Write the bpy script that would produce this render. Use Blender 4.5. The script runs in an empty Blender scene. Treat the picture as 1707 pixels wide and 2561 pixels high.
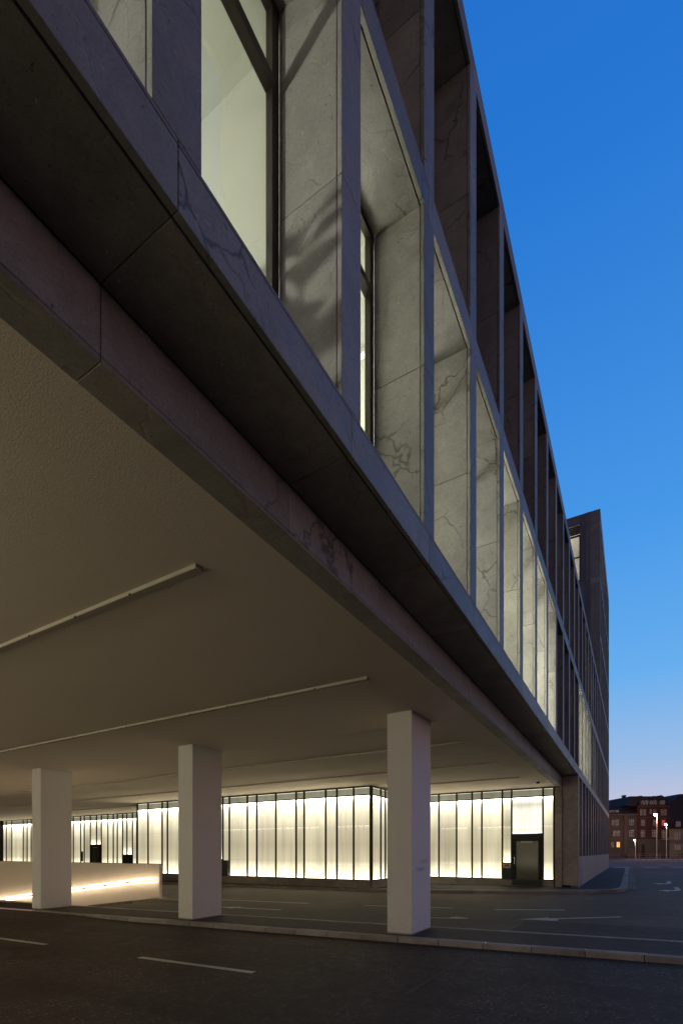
import bpy, bmesh, math, random
from mathutils import Vector
R = random.Random(7)
sc = bpy.context.scene
COL = sc.collection
EYE = 1.70                       # camera height above the road under it
TH = math.radians(30.498)        # facade direction (world +Y) lies this far right of the view

# ------------------------------------------------------------------ camera, sky, exposure
cam = bpy.data.cameras.new('camera')
cam_o = bpy.data.objects.new('camera', cam)
COL.objects.link(cam_o)
sc.camera = cam_o
cam.sensor_fit = 'VERTICAL'
cam.sensor_height = 36
cam.lens = 1236 / 2561 * 36
cam.shift_y = (2131 - 1280.5) / 2561
cam.clip_start, cam.clip_end = 0.05, 3000
cam_o.location = (0, 0, EYE)
cam_o.rotation_euler = (math.pi / 2, 0, TH)

world = bpy.data.worlds.new('World')
sc.world = world
world.use_nodes = True
wn, wl = world.node_tree.nodes, world.node_tree.links
SKY_STRENGTH = 1.0


def lin(c):
    return tuple((x / 255 / 12.92) if x <= 10 else ((x / 255 + .055) / 1.055) ** 2.4 for x in c)


def build_sky():
    tc = wn.new('ShaderNodeTexCoord')
    sep = wn.new('ShaderNodeSeparateXYZ')
    wl.new(tc.outputs['Generated'], sep.inputs[0])
    ramp = wn.new('ShaderNodeValToRGB')
    stops = [(0.0, (206, 178, 186)), (.05, (222, 204, 214)), (.09, (190, 194, 220)), (.16, (155, 188, 228)),
             (.30, (104, 174, 238)), (.50, (72, 152, 232)), (.80, (38, 118, 210)), (1.0, (30, 102, 192))]
    while len(ramp.color_ramp.elements) < len(stops):
        ramp.color_ramp.elements.new(.5)
    for e, (p, c) in zip(ramp.color_ramp.elements, stops):
        e.position = p
        e.color = (*lin(c), 1)
    wl.new(sep.outputs['Z'], ramp.inputs[0])
    # dusk: bright blue on the side where the sun went down, fading to a dull mauve over the city behind
    az = math.radians(112)
    dot = wn.new('ShaderNodeVectorMath'); dot.operation = 'DOT_PRODUCT'
    wl.new(tc.outputs['Generated'], dot.inputs[0])
    dot.inputs[1].default_value = (math.cos(az), math.sin(az), 0)
    mr = wn.new('ShaderNodeMapRange'); mr.interpolation_type = 'SMOOTHSTEP'
    for i, v in ((1, .10), (2, .50), (3, 0.0), (4, 1.0)):
        mr.inputs[i].default_value = v
    wl.new(dot.outputs['Value'], mr.inputs[0])
    mix = wn.new('ShaderNodeMix'); mix.data_type = 'RGBA'
    back = wn.new('ShaderNodeValToRGB')
    bs = [(0.0, (.125, .11, .14)), (.10, (.10, .094, .13)), (.30, (.085, .084, .125)), (1.0, (.060, .066, .125))]
    while len(back.color_ramp.elements) < 4:
        back.color_ramp.elements.new(.5)
    for e, (p, c) in zip(back.color_ramp.elements, bs):
        e.position = p
        e.color = (*c, 1)
    wl.new(sep.outputs['Z'], back.inputs[0])
    # pink city and traffic glow low over the open street side
    glow = wn.new('ShaderNodeValToRGB')
    gs = [(0.0, (1.05, .56, .48)), (.08, (.46, .26, .25)), (.22, (.04, .02, .02)), (.30, (0, 0, 0))]
    while len(glow.color_ramp.elements) < 4:
        glow.color_ramp.elements.new(.5)
    for e, (p, c) in zip(glow.color_ramp.elements, gs):
        e.position = p
        e.color = (*c, 1)
    wl.new(sep.outputs['Z'], glow.inputs[0])
    gx = wn.new('ShaderNodeMapRange'); gx.interpolation_type = 'SMOOTHSTEP'
    gx.inputs[1].default_value = -.1; gx.inputs[2].default_value = .8
    wl.new(sep.outputs['X'], gx.inputs[0])
    ga = wn.new('ShaderNodeMix'); ga.data_type = 'RGBA'; ga.blend_type = 'ADD'
    wl.new(gx.outputs[0], ga.inputs[0]); wl.new(back.outputs[0], ga.inputs[6]); wl.new(glow.outputs[0], ga.inputs[7])
    wl.new(ga.outputs[2], mix.inputs[6])
    wl.new(mr.outputs[0], mix.inputs[0]); wl.new(ramp.outputs[0], mix.inputs[7])
    wl.new(mix.outputs[2], wn['Background'].inputs[0])
    wn['Background'].inputs[1].default_value = SKY_STRENGTH


build_sky()
vs_ = sc.view_settings
vs_.view_transform, vs_.look, vs_.exposure, vs_.gamma = 'Standard', 'None', 0, 1
sc.cycles.max_bounces = 8
sc.cycles.diffuse_bounces = 5
sc.cycles.transparent_max_bounces = 12
sc.cycles.sample_clamp_indirect = 4
sc.cycles.caustics_reflective = False
sc.cycles.caustics_refractive = False


# ------------------------------------------------------------------ materials
class NT:
    def __init__(s, name):
        s.m = bpy.data.materials.new(name); s.m.use_nodes = True
        s.n, s.l = s.m.node_tree.nodes, s.m.node_tree.links
        s.b = s.n['Principled BSDF']

    def new(s, t, **kw):
        n = s.n.new('ShaderNode' + t)
        for k, v in kw.items():
            setattr(n, k, v)
        return n

    def coord(s, kind='Object', rand=True, scale=(1, 1, 1)):
        tc = s.new('TexCoord'); mp = s.new('Mapping'); mp.inputs['Scale'].default_value = scale
        s.l.new(tc.outputs[kind], mp.inputs[0])
        if rand:
            oi = s.new('ObjectInfo'); m = s.new('Math', operation='MULTIPLY'); m.inputs[1].default_value = 91.7
            s.l.new(oi.outputs['Random'], m.inputs[0])
            cb = s.new('CombineXYZ')
            for i in range(3):
                s.l.new(m.outputs[0], cb.inputs[i])
            s.l.new(cb.outputs[0], mp.inputs['Location'])
        return mp.outputs[0]

    def noise(s, co, scale, detail=4, rough=.55, dist=0):
        n = s.new('TexNoise'); n.inputs['Scale'].default_value = scale; n.inputs['Detail'].default_value = detail
        n.inputs['Roughness'].default_value = rough; n.inputs['Distortion'].default_value = dist
        s.l.new(co, n.inputs['Vector'])
        return n.outputs[0]

    def ramp(s, v, stops):
        r = s.new('ValToRGB')
        while len(r.color_ramp.elements) < len(stops):
            r.color_ramp.elements.new(.5)
        for e, (p, c) in zip(r.color_ramp.elements, stops):
            e.position = p
            e.color = (*c, 1) if isinstance(c, tuple) else (c, c, c, 1)
        s.l.new(v, r.inputs[0])
        return r.outputs[0]

    def mix(s, a, b, f, mode='MIX'):
        m = s.new('Mix', data_type='RGBA', blend_type=mode)
        for sock, v in ((m.inputs[0], f), (m.inputs[6], a), (m.inputs[7], b)):
            if isinstance(v, (int, float)):
                sock.default_value = v
            elif isinstance(v, tuple):
                sock.default_value = (*v, 1)
            else:
                s.l.new(v, sock)
        return m.outputs[2]

    def math(s, op, a, b=0.0):
        m = s.new('Math', operation=op)
        for sock, v in ((m.inputs[0], a), (m.inputs[1], b)):
            if isinstance(v, (int, float)):
                sock.default_value = v
            else:
                s.l.new(v, sock)
        return m.outputs[0]

    def bump(s, h, dist=.01, strength=.4, prev=None):
        b = s.new('Bump'); b.inputs['Distance'].default_value = dist; b.inputs['Strength'].default_value = strength
        s.l.new(h, b.inputs['Height'])
        if prev:
            s.l.new(prev, b.inputs['Normal'])
        s.l.new(b.outputs[0], s.b.inputs['Normal'])
        return b.outputs[0]

    def set(s, color=None, rough=None, metal=None, spec=None):
        for k, v in (('Base Color', color), ('Roughness', rough), ('Metallic', metal), ('Specular IOR Level', spec)):
            if v is None:
                continue
            if isinstance(v, (int, float)):
                s.b.inputs[k].default_value = v
            elif isinstance(v, tuple):
                s.b.inputs[k].default_value = (*v, 1)
            else:
                s.l.new(v, s.b.inputs[k])
        return s


def stone(name, lo, hi, vein=.75, rough=.55, streak=False, tint=None):
    """veined limestone: mottling, hairline cracks in patches, pits and small white shells"""
    t = NT(name)
    co = t.coord()
    a = t.noise(co, 1.1, 6, .6, .4)
    b = t.noise(co, 6.0, 5, .65)
    base = t.mix(lo, hi, t.ramp(t.mix(a, b, .4), [(.36, 0.0), (.62, 1.0)]))
    # hairline cracks
    warp = t.new('TexNoise'); warp.inputs['Scale'].default_value = 2.3; warp.inputs['Detail'].default_value = 5
    t.l.new(co, warp.inputs['Vector'])
    ad = t.new('VectorMath', operation='MULTIPLY_ADD')
    t.l.new(warp.outputs['Color'], ad.inputs[0]); ad.inputs[1].default_value = (.55, .55, .55); t.l.new(co, ad.inputs[2])
    vo = t.new('TexVoronoi', feature='DISTANCE_TO_EDGE'); vo.inputs['Scale'].default_value = 1.15
    t.l.new(ad.outputs[0], vo.inputs['Vector'])
    crack = t.ramp(vo.outputs['Distance'], [(0.0, 1.0), (.006, .75), (.02, 0.0)])
    vo2 = t.new('TexVoronoi', feature='DISTANCE_TO_EDGE'); vo2.inputs['Scale'].default_value = 4.3
    t.l.new(ad.outputs[0], vo2.inputs['Vector'])
    crack2 = t.ramp(vo2.outputs['Distance'], [(0.0, .8), (.012, .5), (.03, 0.0)])
    base = t.mix(base, tuple(x * .42 for x in lo), t.math('MULTIPLY', t.math('MULTIPLY', crack2, t.ramp(t.noise(co, 1.7, 4, .6), [(.56, 0.0), (.64, 1.0)])), vein * .7))
    mask = t.ramp(t.noise(co, .9, 3), [(.50, 0.0), (.60, 1.0)])
    base = t.mix(base, tuple(x * .30 for x in lo), t.math('MULTIPLY', t.math('MULTIPLY', crack, mask), vein))
    # broad soft veins
    vw = t.ramp(t.noise(co, 1.6, 7, .7, 2.2), [(.47, 0.0), (.50, 1.0), (.53, 0.0)])
    base = t.mix(base, tuple(x * .62 for x in lo), t.math('MULTIPLY', vw, .22 * vein))
    fine = t.noise(co, 62, 4, .75)
    base = t.mix(base, tuple(x * .66 for x in lo), t.ramp(fine, [(.34, .55), (.47, 0.0)]))
    base = t.mix(base, tuple(min(1, x * 1.18) for x in hi), t.ramp(fine, [(.56, 0.0), (.70, .45)]))
    co2 = t.coord(scale=(1, 1, .45))
    pit = t.ramp(t.noise(co2, 34, 3, .6), [(.685, 0.0), (.72, 1.0)])
    base = t.mix(base, tuple(x * .35 for x in lo), t.math('MULTIPLY', pit, .8))
    spot = t.ramp(t.noise(co, 21, 2, .5), [(.70, 0.0), (.74, 1.0)])
    base = t.mix(base, tuple(min(1, x * 1.35) for x in hi), t.math('MULTIPLY', spot, .55))
    if streak:
        cs = t.coord(kind='Object', rand=True, scale=(3, 3, .12))
        st = t.ramp(t.noise(cs, 3.5, 4), [(.4, 0.0), (.65, 1.0)])
        base = t.mix(base, tuple(x * .72 for x in lo), t.math('MULTIPLY', st, .55))
    oi = t.new('ObjectInfo')
    base = t.mix(base, t.mix(tuple(.80 for _ in lo), (1.13, 1.12, 1.09), oi.outputs['Random']), 1.0, 'MULTIPLY')
    t.set(base, t.ramp(b, [(.3, rough - .12), (.7, rough + .12)]), spec=.35)
    t.bump(t.math('SUBTRACT', b, t.math('ADD', pit, crack)), .004, .5)
    return t.m


def scuffed(name, col):
    t = NT(name)
    co = t.coord('Object', False)
    n = t.noise(co, 2.0, 5)
    c = t.mix(tuple(x * .93 for x in col), col, n)
    tc = t.new('TexCoord'); sep = t.new('SeparateXYZ'); t.l.new(tc.outputs['Generated'], sep.inputs[0])
    low = t.ramp(sep.outputs['Z'], [(0.0, 1.0), (.05, .55), (.16, 0.0)])
    spl = t.ramp(t.noise(co, 9, 6, .75, .6), [(.44, 0.0), (.66, 1.0)])
    c = t.mix(c, tuple(x * .62 for x in col), t.math('MULTIPLY', low, t.math('MULTIPLY', spl, .6)))
    sc_ = t.ramp(t.noise(t.coord('Object', False, scale=(1, 1, 7)), 3.2, 4, .7), [(.63, 0.0), (.68, .35)])
    c = t.mix(c, tuple(x * .6 for x in col), t.math('MULTIPLY', sc_, t.ramp(sep.outputs['Z'], [(.1, 1.0), (.45, 0.0)])))
    t.set(c, .6, spec=.3)
    t.bump(t.noise(co, 160, 3, .6), .002, .6)
    return t.m


def plain(name, col, rough=.6, metal=0.0, var=.12, bump=0.0, bscale=120, spec=.4):
    t = NT(name)
    co = t.coord()
    n = t.noise(co, 2.2, 5)
    t.set(t.mix(tuple(x * (1 - var) for x in col), tuple(min(1, x * (1 + var)) for x in col), n), rough, metal, spec)
    if bump:
        t.bump(t.noise(co, bscale, 3, .6), bump, .6)
    return t.m


def render_plaster(name, col, grain=.007, scale=80):
    t = NT(name)
    co = t.coord('Object', False)
    big = t.noise(co, .45, 5, .6)
    fine = t.noise(co, scale, 3, .7)
    c = t.mix(tuple(x * .86 for x in col), col, big)
    c = t.mix(c, tuple(x * .78 for x in col), t.ramp(fine, [(.42, .55), (.6, 0.0)]))
    t.set(c, .9, spec=.15)
    t.bump(fine, grain, .75)
    return t.m


def asphalt(name, col, warm=1.0, speckle=.62, rough=.74, tracks=True):
    t = NT(name)
    co = t.coord('Object', False)
    vo = t.new('TexVoronoi'); vo.inputs['Scale'].default_value = 50; t.l.new(co, vo.inputs['Vector'])
    sp = t.noise(co, 110, 2, .6)
    mid = t.noise(co, 7, 4, .6)
    big = t.noise(co, .35, 5, .6, .6)
    c = t.mix(tuple(x * .55 for x in col), tuple(x * 1.35 for x in col), t.ramp(sp, [(.35, 0.0), (.65, 1.0)]))
    c = t.mix(c, tuple(min(1, x * 5.5) for x in col), t.math('MULTIPLY', t.ramp(vo.outputs['Color'], [(.80, 0.0), (.92, 1.0)]), speckle))  # pale aggregate chips in the asphalt's own colour
    c = t.mix(c, tuple(x * .62 for x in col), t.ramp(big, [(.42, .7), (.62, 0.0)]))
    c = t.mix(c, tuple(x * 1.5 for x in col), t.ramp(mid, [(.56, 0.0), (.78, .5)]))
    if tracks:
        wp = t.new('TexNoise'); wp.inputs['Scale'].default_value = 1.3; wp.inputs['Detail'].default_value = 6; t.l.new(co, wp.inputs['Vector'])
        wa = t.new('VectorMath', operation='MULTIPLY_ADD'); t.l.new(wp.outputs['Color'], wa.inputs[0]); wa.inputs[1].default_value = (1.3, 1.3, 0); t.l.new(co, wa.inputs[2])
        cv_ = t.new('TexVoronoi', feature='DISTANCE_TO_EDGE'); cv_.inputs['Scale'].default_value = .22; t.l.new(wa.outputs[0], cv_.inputs['Vector'])
        c = t.mix(c, tuple(x * .35 for x in col), t.math('MULTIPLY', t.ramp(cv_.outputs['Distance'], [(0.0, 1.0), (.0035, .7), (.007, 0.0)]), t.ramp(t.noise(co, .3, 2), [(.48, 0.0), (.56, .8)])))
        stn = t.ramp(t.noise(co, .9, 3, .5), [(.66, 0.0), (.72, .5)])
        c = t.mix(c, tuple(x * .5 for x in col), stn)
        cs = t.coord('Object', False, scale=(.06, 1.1, 1))
        st = t.noise(cs, 1.6, 4, .6)
        c = t.mix(c, tuple(x * .55 for x in col), t.ramp(st, [(.50, 0.0), (.66, .55)]))
    t.set(c, t.ramp(mid, [(.3, rough - .1), (.7, rough + .14)]), spec=.22)
    h = t.mix(vo.outputs['Distance'], sp, .5)
    t.bump(h, .006, .9)
    return t.m


def emitter(name, col, strength):
    m = bpy.data.materials.new(name); m.use_nodes = True
    n, l = m.node_tree.nodes, m.node_tree.links
    n.remove(n['Principled BSDF'])
    e = n.new('ShaderNodeEmission'); e.inputs[0].default_value = (*col, 1); e.inputs[1].default_value = strength
    l.new(e.outputs[0], n['Material Output'].inputs[0])
    return m


def glass(name, tint=(1, 1, 1), rough=.02, refl=1.0, base_refl=.05):
    """thin pane: clear to light, Fresnel mirror on top"""
    m = bpy.data.materials.new(name); m.use_nodes = True
    n, l = m.node_tree.nodes, m.node_tree.links
    n.remove(n['Principled BSDF'])
    tr = n.new('ShaderNodeBsdfTransparent'); tr.inputs[0].default_value = (*tint, 1)
    gl = n.new('ShaderNodeBsdfGlossy'); gl.inputs['Roughness'].default_value = rough
    lw = n.new('ShaderNodeFresnel'); lw.inputs['IOR'].default_value = 1.52
    ma = n.new('ShaderNodeMath'); ma.operation = 'MULTIPLY_ADD'; ma.use_clamp = True
    ma.inputs[1].default_value = 1.6 * refl; ma.inputs[2].default_value = base_refl
    l.new(lw.outputs[0], ma.inputs[0])
    ge = n.new('ShaderNodeNewGeometry'); nb = n.new('ShaderNodeMath'); nb.operation = 'SUBTRACT'; nb.inputs[0].default_value = 1
    l.new(ge.outputs['Backfacing'], nb.inputs[1])
    mm = n.new('ShaderNodeMath'); mm.operation = 'MULTIPLY'
    l.new(ma.outputs[0], mm.inputs[0]); l.new(nb.outputs[0], mm.inputs[1])
    mx = n.new('ShaderNodeMixShader')
    l.new(mm.outputs[0], mx.inputs[0]); l.new(tr.outputs[0], mx.inputs[1]); l.new(gl.outputs[0], mx.inputs[2])
    l.new(mx.outputs[0], n['Material Output'].inputs[0])
    return m


def lightbox(name, strength, warm=(1.0, .91, .68), cool=(.93, .93, .72), floor=.25):
    """back-lit diffusing sheet: tubes at head and foot make it brightest there"""
    t = NT(name)
    tc = t.new('TexCoord'); sep = t.new('SeparateXYZ'); t.l.new(tc.outputs['Generated'], sep.inputs[0])
    z = sep.outputs['Z']
    oi = t.new('ObjectInfo')
    prof = t.ramp(z, [(0.0, .80), (.03, .38), (.10, .25), (.22, (floor + .06) / 2.6), (.42, floor / 2.6), (.62, (floor + .05) / 2.6), (.80, .20), (.90, .31), (.95, .58), (1.0, 1.9)])
    # ribs of the channel glass and the studs in front of the tubes
    co = t.coord('Object', True, scale=(26, 26, .04))
    rib = t.noise(co, 1.0, 3, .6)
    co2 = t.coord('Object', True, scale=(3.1, 3.1, .25))
    blot = t.noise(co2, 1.0, 2, .5)
    f = t.math('MULTIPLY', prof, t.math('ADD', .78, t.math('MULTIPLY', rib, .28)))
    f = t.math('MULTIPLY', f, t.math('ADD', .62, t.math('MULTIPLY', blot, .72)))
    f = t.math('MULTIPLY', f, t.math('ADD', .80, t.math('MULTIPLY', oi.outputs['Random'], .38)))
    e = t.new('Emission'); t.l.new(t.math('MULTIPLY', f, strength * 2.6), e.inputs[1])
    t.l.new(t.mix(cool, warm, t.ramp(z, [(.1, .35), (.45, 0.0), (.9, 1.0)])), e.inputs[0])
    t.l.new(e.outputs[0], t.n['Material Output'].inputs[0])
    return t.m


M = {}
M['stone'] = stone('facade_limestone', (.255, .248, .235), (.385, .375, .355), vein=.85)
M['stone_dark'] = stone('soffit_limestone', (.27, .245, .215), (.45, .405, .36), vein=.3, rough=.7)
M['stone_plinth'] = stone('plinth_limestone', (.25, .235, .235), (.35, .33, .33), vein=.3, streak=True)
M['stone_base'] = stone('base_concrete', (.20, .185, .165), (.34, .31, .27), vein=.15, rough=.8)
M['tower'] = stone('tower_limestone_shaded', (.15, .155, .175), (.20, .205, .23), vein=.15)  # same limestone as the facade, with the end wall's shade put into the colour
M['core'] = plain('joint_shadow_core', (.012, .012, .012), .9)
M['ceiling'] = render_plaster('ceiling_render', (.87, .76, .63))
M['white'] = plain('white_masonry_paint', (.82, .80, .78), .65, var=.04, bump=.0015, bscale=220, spec=.3)
M['column'] = scuffed('white_column_paint', (.84, .82, .79))
M['white_wall'] = plain('ramp_wall_paint', (.80, .71, .62), .7, var=.06, bump=.002, bscale=150, spec=.25)
M['frame'] = plain('bronze_frame_metal', (.030, .024, .018), .45, .2, var=.15)
M['frame_black'] = plain('black_gasket', (.008, .008, .009), .5)
M['alu'] = plain('slot_trim_aluminium', (.62, .57, .48), .5, 0, var=.05)
M['slot'] = plain('slot_reflector', (.34, .29, .23), .6)
M['asphalt_near'] = asphalt('asphalt_carriageway', (.088, .066, .053))
M['asphalt_in'] = asphalt('asphalt_underpass', (.115, .095, .074), speckle=.25)
M['asphalt_dark'] = asphalt('asphalt_relaid', (.064, .050, .047), speckle=.25)
M['asphalt_path'] = asphalt('asphalt_footway', (.040, .041, .048), speckle=.2, tracks=False)
M['asphalt_far'] = asphalt('asphalt_main_road_lamplit', (.26, .125, .10), speckle=.1, rough=.9)  # pink of street lamps and traffic lights put into the base colour
M['kerb'] = stone('granite_kerb', (.24, .22, .20), (.40, .37, .35), vein=.1, rough=.75)
M['paint'] = asphalt('worn_road_paint', (.66, .62, .58), speckle=.0, rough=.6, tracks=False)
M['glass'] = glass('window_glass', (.91, .94, .885))
M['glass_sky'] = glass('upper_window_glass', (.55, .6, .62), refl=1.2, base_refl=.06)
M['glass_front'] = glass('channel_glass_face', (.97, .98, .95), .0, refl=.55, base_refl=.0)
M['box'] = lightbox('frosted_backlight', 2.6, (1.0, .89, .68), (1.0, .86, .60))
M['box_hi'] = lightbox('frosted_backlight_over_door', 1.75, (1, .93, .80), (1, .92, .80), .78)
M['clere'] = lightbox('clerestory_frosted', .50, (.96, .88, .66), (.94, .90, .66), .60)
M['room'] = plain('office_wall_paint', (.66, .69, .60), .8, var=.05)
M['room_floor'] = plain('office_floor', (.30, .27, .22), .6)
M['led'] = emitter('handrail_led', (1.0, .80, .52), 8)
M['lamp_shade'] = emitter('office_lamp', (1.0, .93, .72), 3)
M['door_glass'] = plain('grey_door_glass', (.10, .098, .07), .12, 0, var=.05, spec=.8)
M['brass'] = plain('intercom_plate', (.50, .36, .25), .35, .4)
M['steel'] = plain('door_handle_steel', (.55, .50, .42), .25, 1)
M['panel_green'] = plain('dark_green_panel', (.020, .026, .016), .4)
M['ghost'] = plain('ghost_lettering', (.60, .58, .57), .65, var=.02)
M['sill'] = M['frame']


# ------------------------------------------------------------------ geometry helpers  (u along facade, v into the building, z above eye)
def W(u, v, z):
    return (-v, u, z + EYE)


class MB:
    def __init__(s):
        s.v, s.f = [], []

    def box(s, u0, u1, v0, v1, z0, z1):
        i = len(s.v)
        s.v += [W(u, v, z) for z in (z0, z1) for u, v in ((u0, v0), (u1, v0), (u1, v1), (u0, v1))]
        s.f += [tuple(i + k for k in q) for q in ((0, 1, 2, 3), (7, 6, 5, 4), (4, 5, 1, 0), (5, 6, 2, 1), (6, 7, 3, 2), (7, 4, 0, 3))]
        return s

    def raw(s, vs, fs):
        i = len(s.v)
        s.v += vs
        s.f += [tuple(i + k for k in q) for q in fs]
        return s

    def build(s, name, mat, parent=None, **tags):
        me = bpy.data.meshes.new(name)
        me.from_pydata([tuple(p) for p in s.v], [], s.f)
        me.update()
        bm = bmesh.new(); bm.from_mesh(me); bmesh.ops.recalc_face_normals(bm, faces=bm.faces); bm.to_mesh(me); bm.free()
        me.materials.append(mat)
        return link(name, me, parent, **tags)


def link(name, me, parent=None, **tags):
    o = bpy.data.objects.new(name, me)
    COL.objects.link(o)
    if parent is not None:
        o.parent = parent
        o.matrix_parent_inverse.identity()
        o.location = Vector((0, 0, 0)) - Vector(parent.get('_base', (0, 0, 0))) if me is not None else (0, 0, 0)
    for k, v in tags.items():
        o[k] = v
    return o


def thing(name, label, cat, base=(0, 0, 0), group=None, rz=0):
    """an Empty at the thing's foot; its parts are children"""
    o = bpy.data.objects.new(name, None); COL.objects.link(o)
    o.location = base; o.rotation_euler = (0, 0, rz)
    o.empty_display_size = .3
    o['label'] = label; o['category'] = cat
    if group:
        o['group'] = group
    o['_base'] = tuple(base)
    return o


def strip_private():
    for o in bpy.data.objects:
        if '_base' in o:
            del o['_base']


_cache = {}


def block(parent, name, mat, u0, u1, v0, v1, z0, z1, bev=.004, lab=None):
    """a bevelled stone block; alike blocks share one mesh"""
    du, dv, dz = round(u1 - u0, 4), round(v1 - v0, 4), round(z1 - z0, 4)
    key = (du, dv, dz, mat.name)
    me = _cache.get(key)
    if me is None:
        me = bpy.data.meshes.new(name)
        bm = bmesh.new()
        bmesh.ops.create_cube(bm, size=1)
        for q in bm.verts:
            q.co = Vector((q.co.x * dv, q.co.y * du, q.co.z * dz))
        b = min(bev, du / 4, dv / 4, dz / 4)
        bmesh.ops.bevel(bm, geom=list(bm.edges), offset=b, segments=1, affect='EDGES')
        bm.to_mesh(me); bm.free()
        me.materials.append(mat)
        _cache[key] = me
    o = bpy.data.objects.new(name, me); COL.objects.link(o)
    p = Vector(W((u0 + u1) / 2, (v0 + v1) / 2, (z0 + z1) / 2))
    if parent is not None:
        o.parent = parent
        p -= Vector(parent.get('_base', (0, 0, 0)))
    o.location = p
    if lab:
        o['label'] = lab
    return o


def lerp(a, b, t):
    return a + (b - a) * t


def sm(t):
    t = max(0, min(1, t)); return t * t * (3 - 2 * t)


def g_near(u, v):
    vv = max(-4, min(30, v))
    return -1.90 - .0205 * (vv - 9.78) + .085 * sm((v - 12) / 4)


def g_in(u, v):
    vv = max(-4, min(30, v))
    t = max(0, min(1, (u - 10.7) / (18.75 - 10.7)))
    return -1.80 + .11 * t + (-.0205 + .0125 * t) * (vv - 9.78)


def frange(a, b, st):
    n = max(1, round((b - a) / st))
    return [a + (b - a) * i / n for i in range(n + 1)]


def sheet(name, us, vs, zf, mat, parent=None, **tags):
    mb = MB(); n = len(vs)
    mb.raw([W(u, v, zf(u, v)) for u in us for v in vs],
           [(i * n + j, i * n + j + 1, (i + 1) * n + j + 1, (i + 1) * n + j) for i in range(len(us) - 1) for j in range(n - 1)])
    o = mb.build(name, mat, parent, **tags)
    for p in o.data.polygons:
        p.use_smooth = True
    if o.data.polygons[0].normal.z < 0:
        o.data.flip_normals()
    return o


def poly(name, pts, zf, mat, dz=.006, parent=None, **tags):
    mb = MB(); mb.raw([W(u, v, zf(u, v) + dz) for u, v in pts], [tuple(range(len(pts)))])
    o = mb.build(name, mat, parent, **tags)
    if o.data.polygons[0].normal.z < 0:
        o.data.flip_normals()
    return o


# ------------------------------------------------------------------ ground
wide = [-600, -250, -120, -60, -30, -15]
S = dict(kind='structure')
sheet('road', [-600, -200, -80, -30] + frange(-12, 8.95, 1.0), wide + frange(-8, 30, 1.0) + [50, 90, 200, 600], g_near, M['asphalt_near'], **S)
sheet('underpass_road', frange(10.65, 24, .8) + [27, 31, 36, 42, 48.5], wide + frange(-8, 13.0, 1.0) + [13.6, 14.4, 15.5], g_in, M['asphalt_in'], **S)
sheet('underpass_road', frange(13.23, 24, .9) + [30, 48.5], frange(15.5, 30, 1.0) + [50, 90, 200, 600], g_in, M['asphalt_in'], **S)


def far_z(u, v):
    return g_in(u, v)


# main road crossing beyond the building, running left-right as the camera sees it
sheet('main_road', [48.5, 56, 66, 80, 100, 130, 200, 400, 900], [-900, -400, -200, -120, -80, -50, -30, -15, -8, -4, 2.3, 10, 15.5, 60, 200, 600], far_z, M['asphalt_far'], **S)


def ramp_z(u, v):
    t = v - 15.5
    return g_in(10.7, 15.5) - (.12 * t if t > 1 else .12 * t * t * .5 + .0 * t) - (0 if t <= 1 else -.06)


sheet('ramp', [10.65, 11.3, 12.0, 12.78], frange(15.5, 40, .5), ramp_z, M['asphalt_in'], **S)
MB().raw([W(10.65, v, z) for v, z in ((15.5, g_in(10.7, 15.5)), (40, g_in(10.7, 30)), (40, -5), (15.5, g_in(10.7, 15.5) - .02), (26, -3.2))], [(0, 1, 2, 4, 3)]).build('ramp_side_wall', M['white_wall'], **S)
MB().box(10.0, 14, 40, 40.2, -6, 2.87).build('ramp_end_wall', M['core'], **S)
# island strip that carries the columns
sheet('traffic_island', [9.145, 9.8, 10.5], [-30] + frange(-8, 30, 1.0) + [50], lambda u, v: g_in(10.7, v), M['asphalt_dark'], **S)
# relaid asphalt outside the line of the facade, old saw-cut seam on the carriageway
sheet('relaid_asphalt', frange(10.66, 12.42, .44), frange(-8, 2.2, .85), lambda u, v: g_in(u, v) + .005, M['asphalt_dark'], **S)
sheet('relaid_asphalt', [-10] + frange(-6, 8.94, 1.0), [-60, -30, -15] + frange(-8, 2.38, .8), lambda u, v: g_near(u, v) + .004, M['asphalt_near'], **S)
sheet('asphalt_seam', frange(5.6, 8.9, .5), [2.36, 2.41], lambda u, v: g_near(u, v) + .009, M['asphalt_in'], **S)

MB().box(8.9, 10.7, -40, 15.4, -2.6, -2.05).box(8.98, 9.14, -40, 12, -2.2, -1.96).build('kerb_bedding', M['core'], **S)
for _i in range(40):
    _v = -25 + _i
    MB().box(8.98, 9.30, _v, _v + 1.0, -2.1, g_in(10.7, _v + 1) - .028).build('kerb_bedding', M['core'], **S)
# kerbs: every stone its own block
kerb = thing('kerb', 'pale granite kerb with worn stones in front of the white columns', 'kerb', W(8.95, 3, -1.75))
v = -7.6 + .0
vstart = 3.154 - .827 * 13
for i in range(30):
    a = vstart + .827 * i
    m = a + .41
    top = g_in(10.7, m) + R.uniform(-.004, .004)
    w = .215 + R.uniform(-.006, .006)
    o = block(kerb, 'kerb_stone', M['kerb'], 9.16 - w, 9.16, a + .005, a + .822, top - .26, top + .004, .014)
    o.rotation_euler = (0, -math.atan(.0205), R.uniform(-.004, .004))
for i in range(42):
    a = vstart + 1.0 * i
    top = g_in(10.7, a + .5)
    o = block(kerb, 'edging_stone', M['kerb'], 10.5, 10.648, a + .004, a + .996, top - .15, top + .006, .006)
    o.rotation_euler = (0, -math.atan(.0205), 0)

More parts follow.
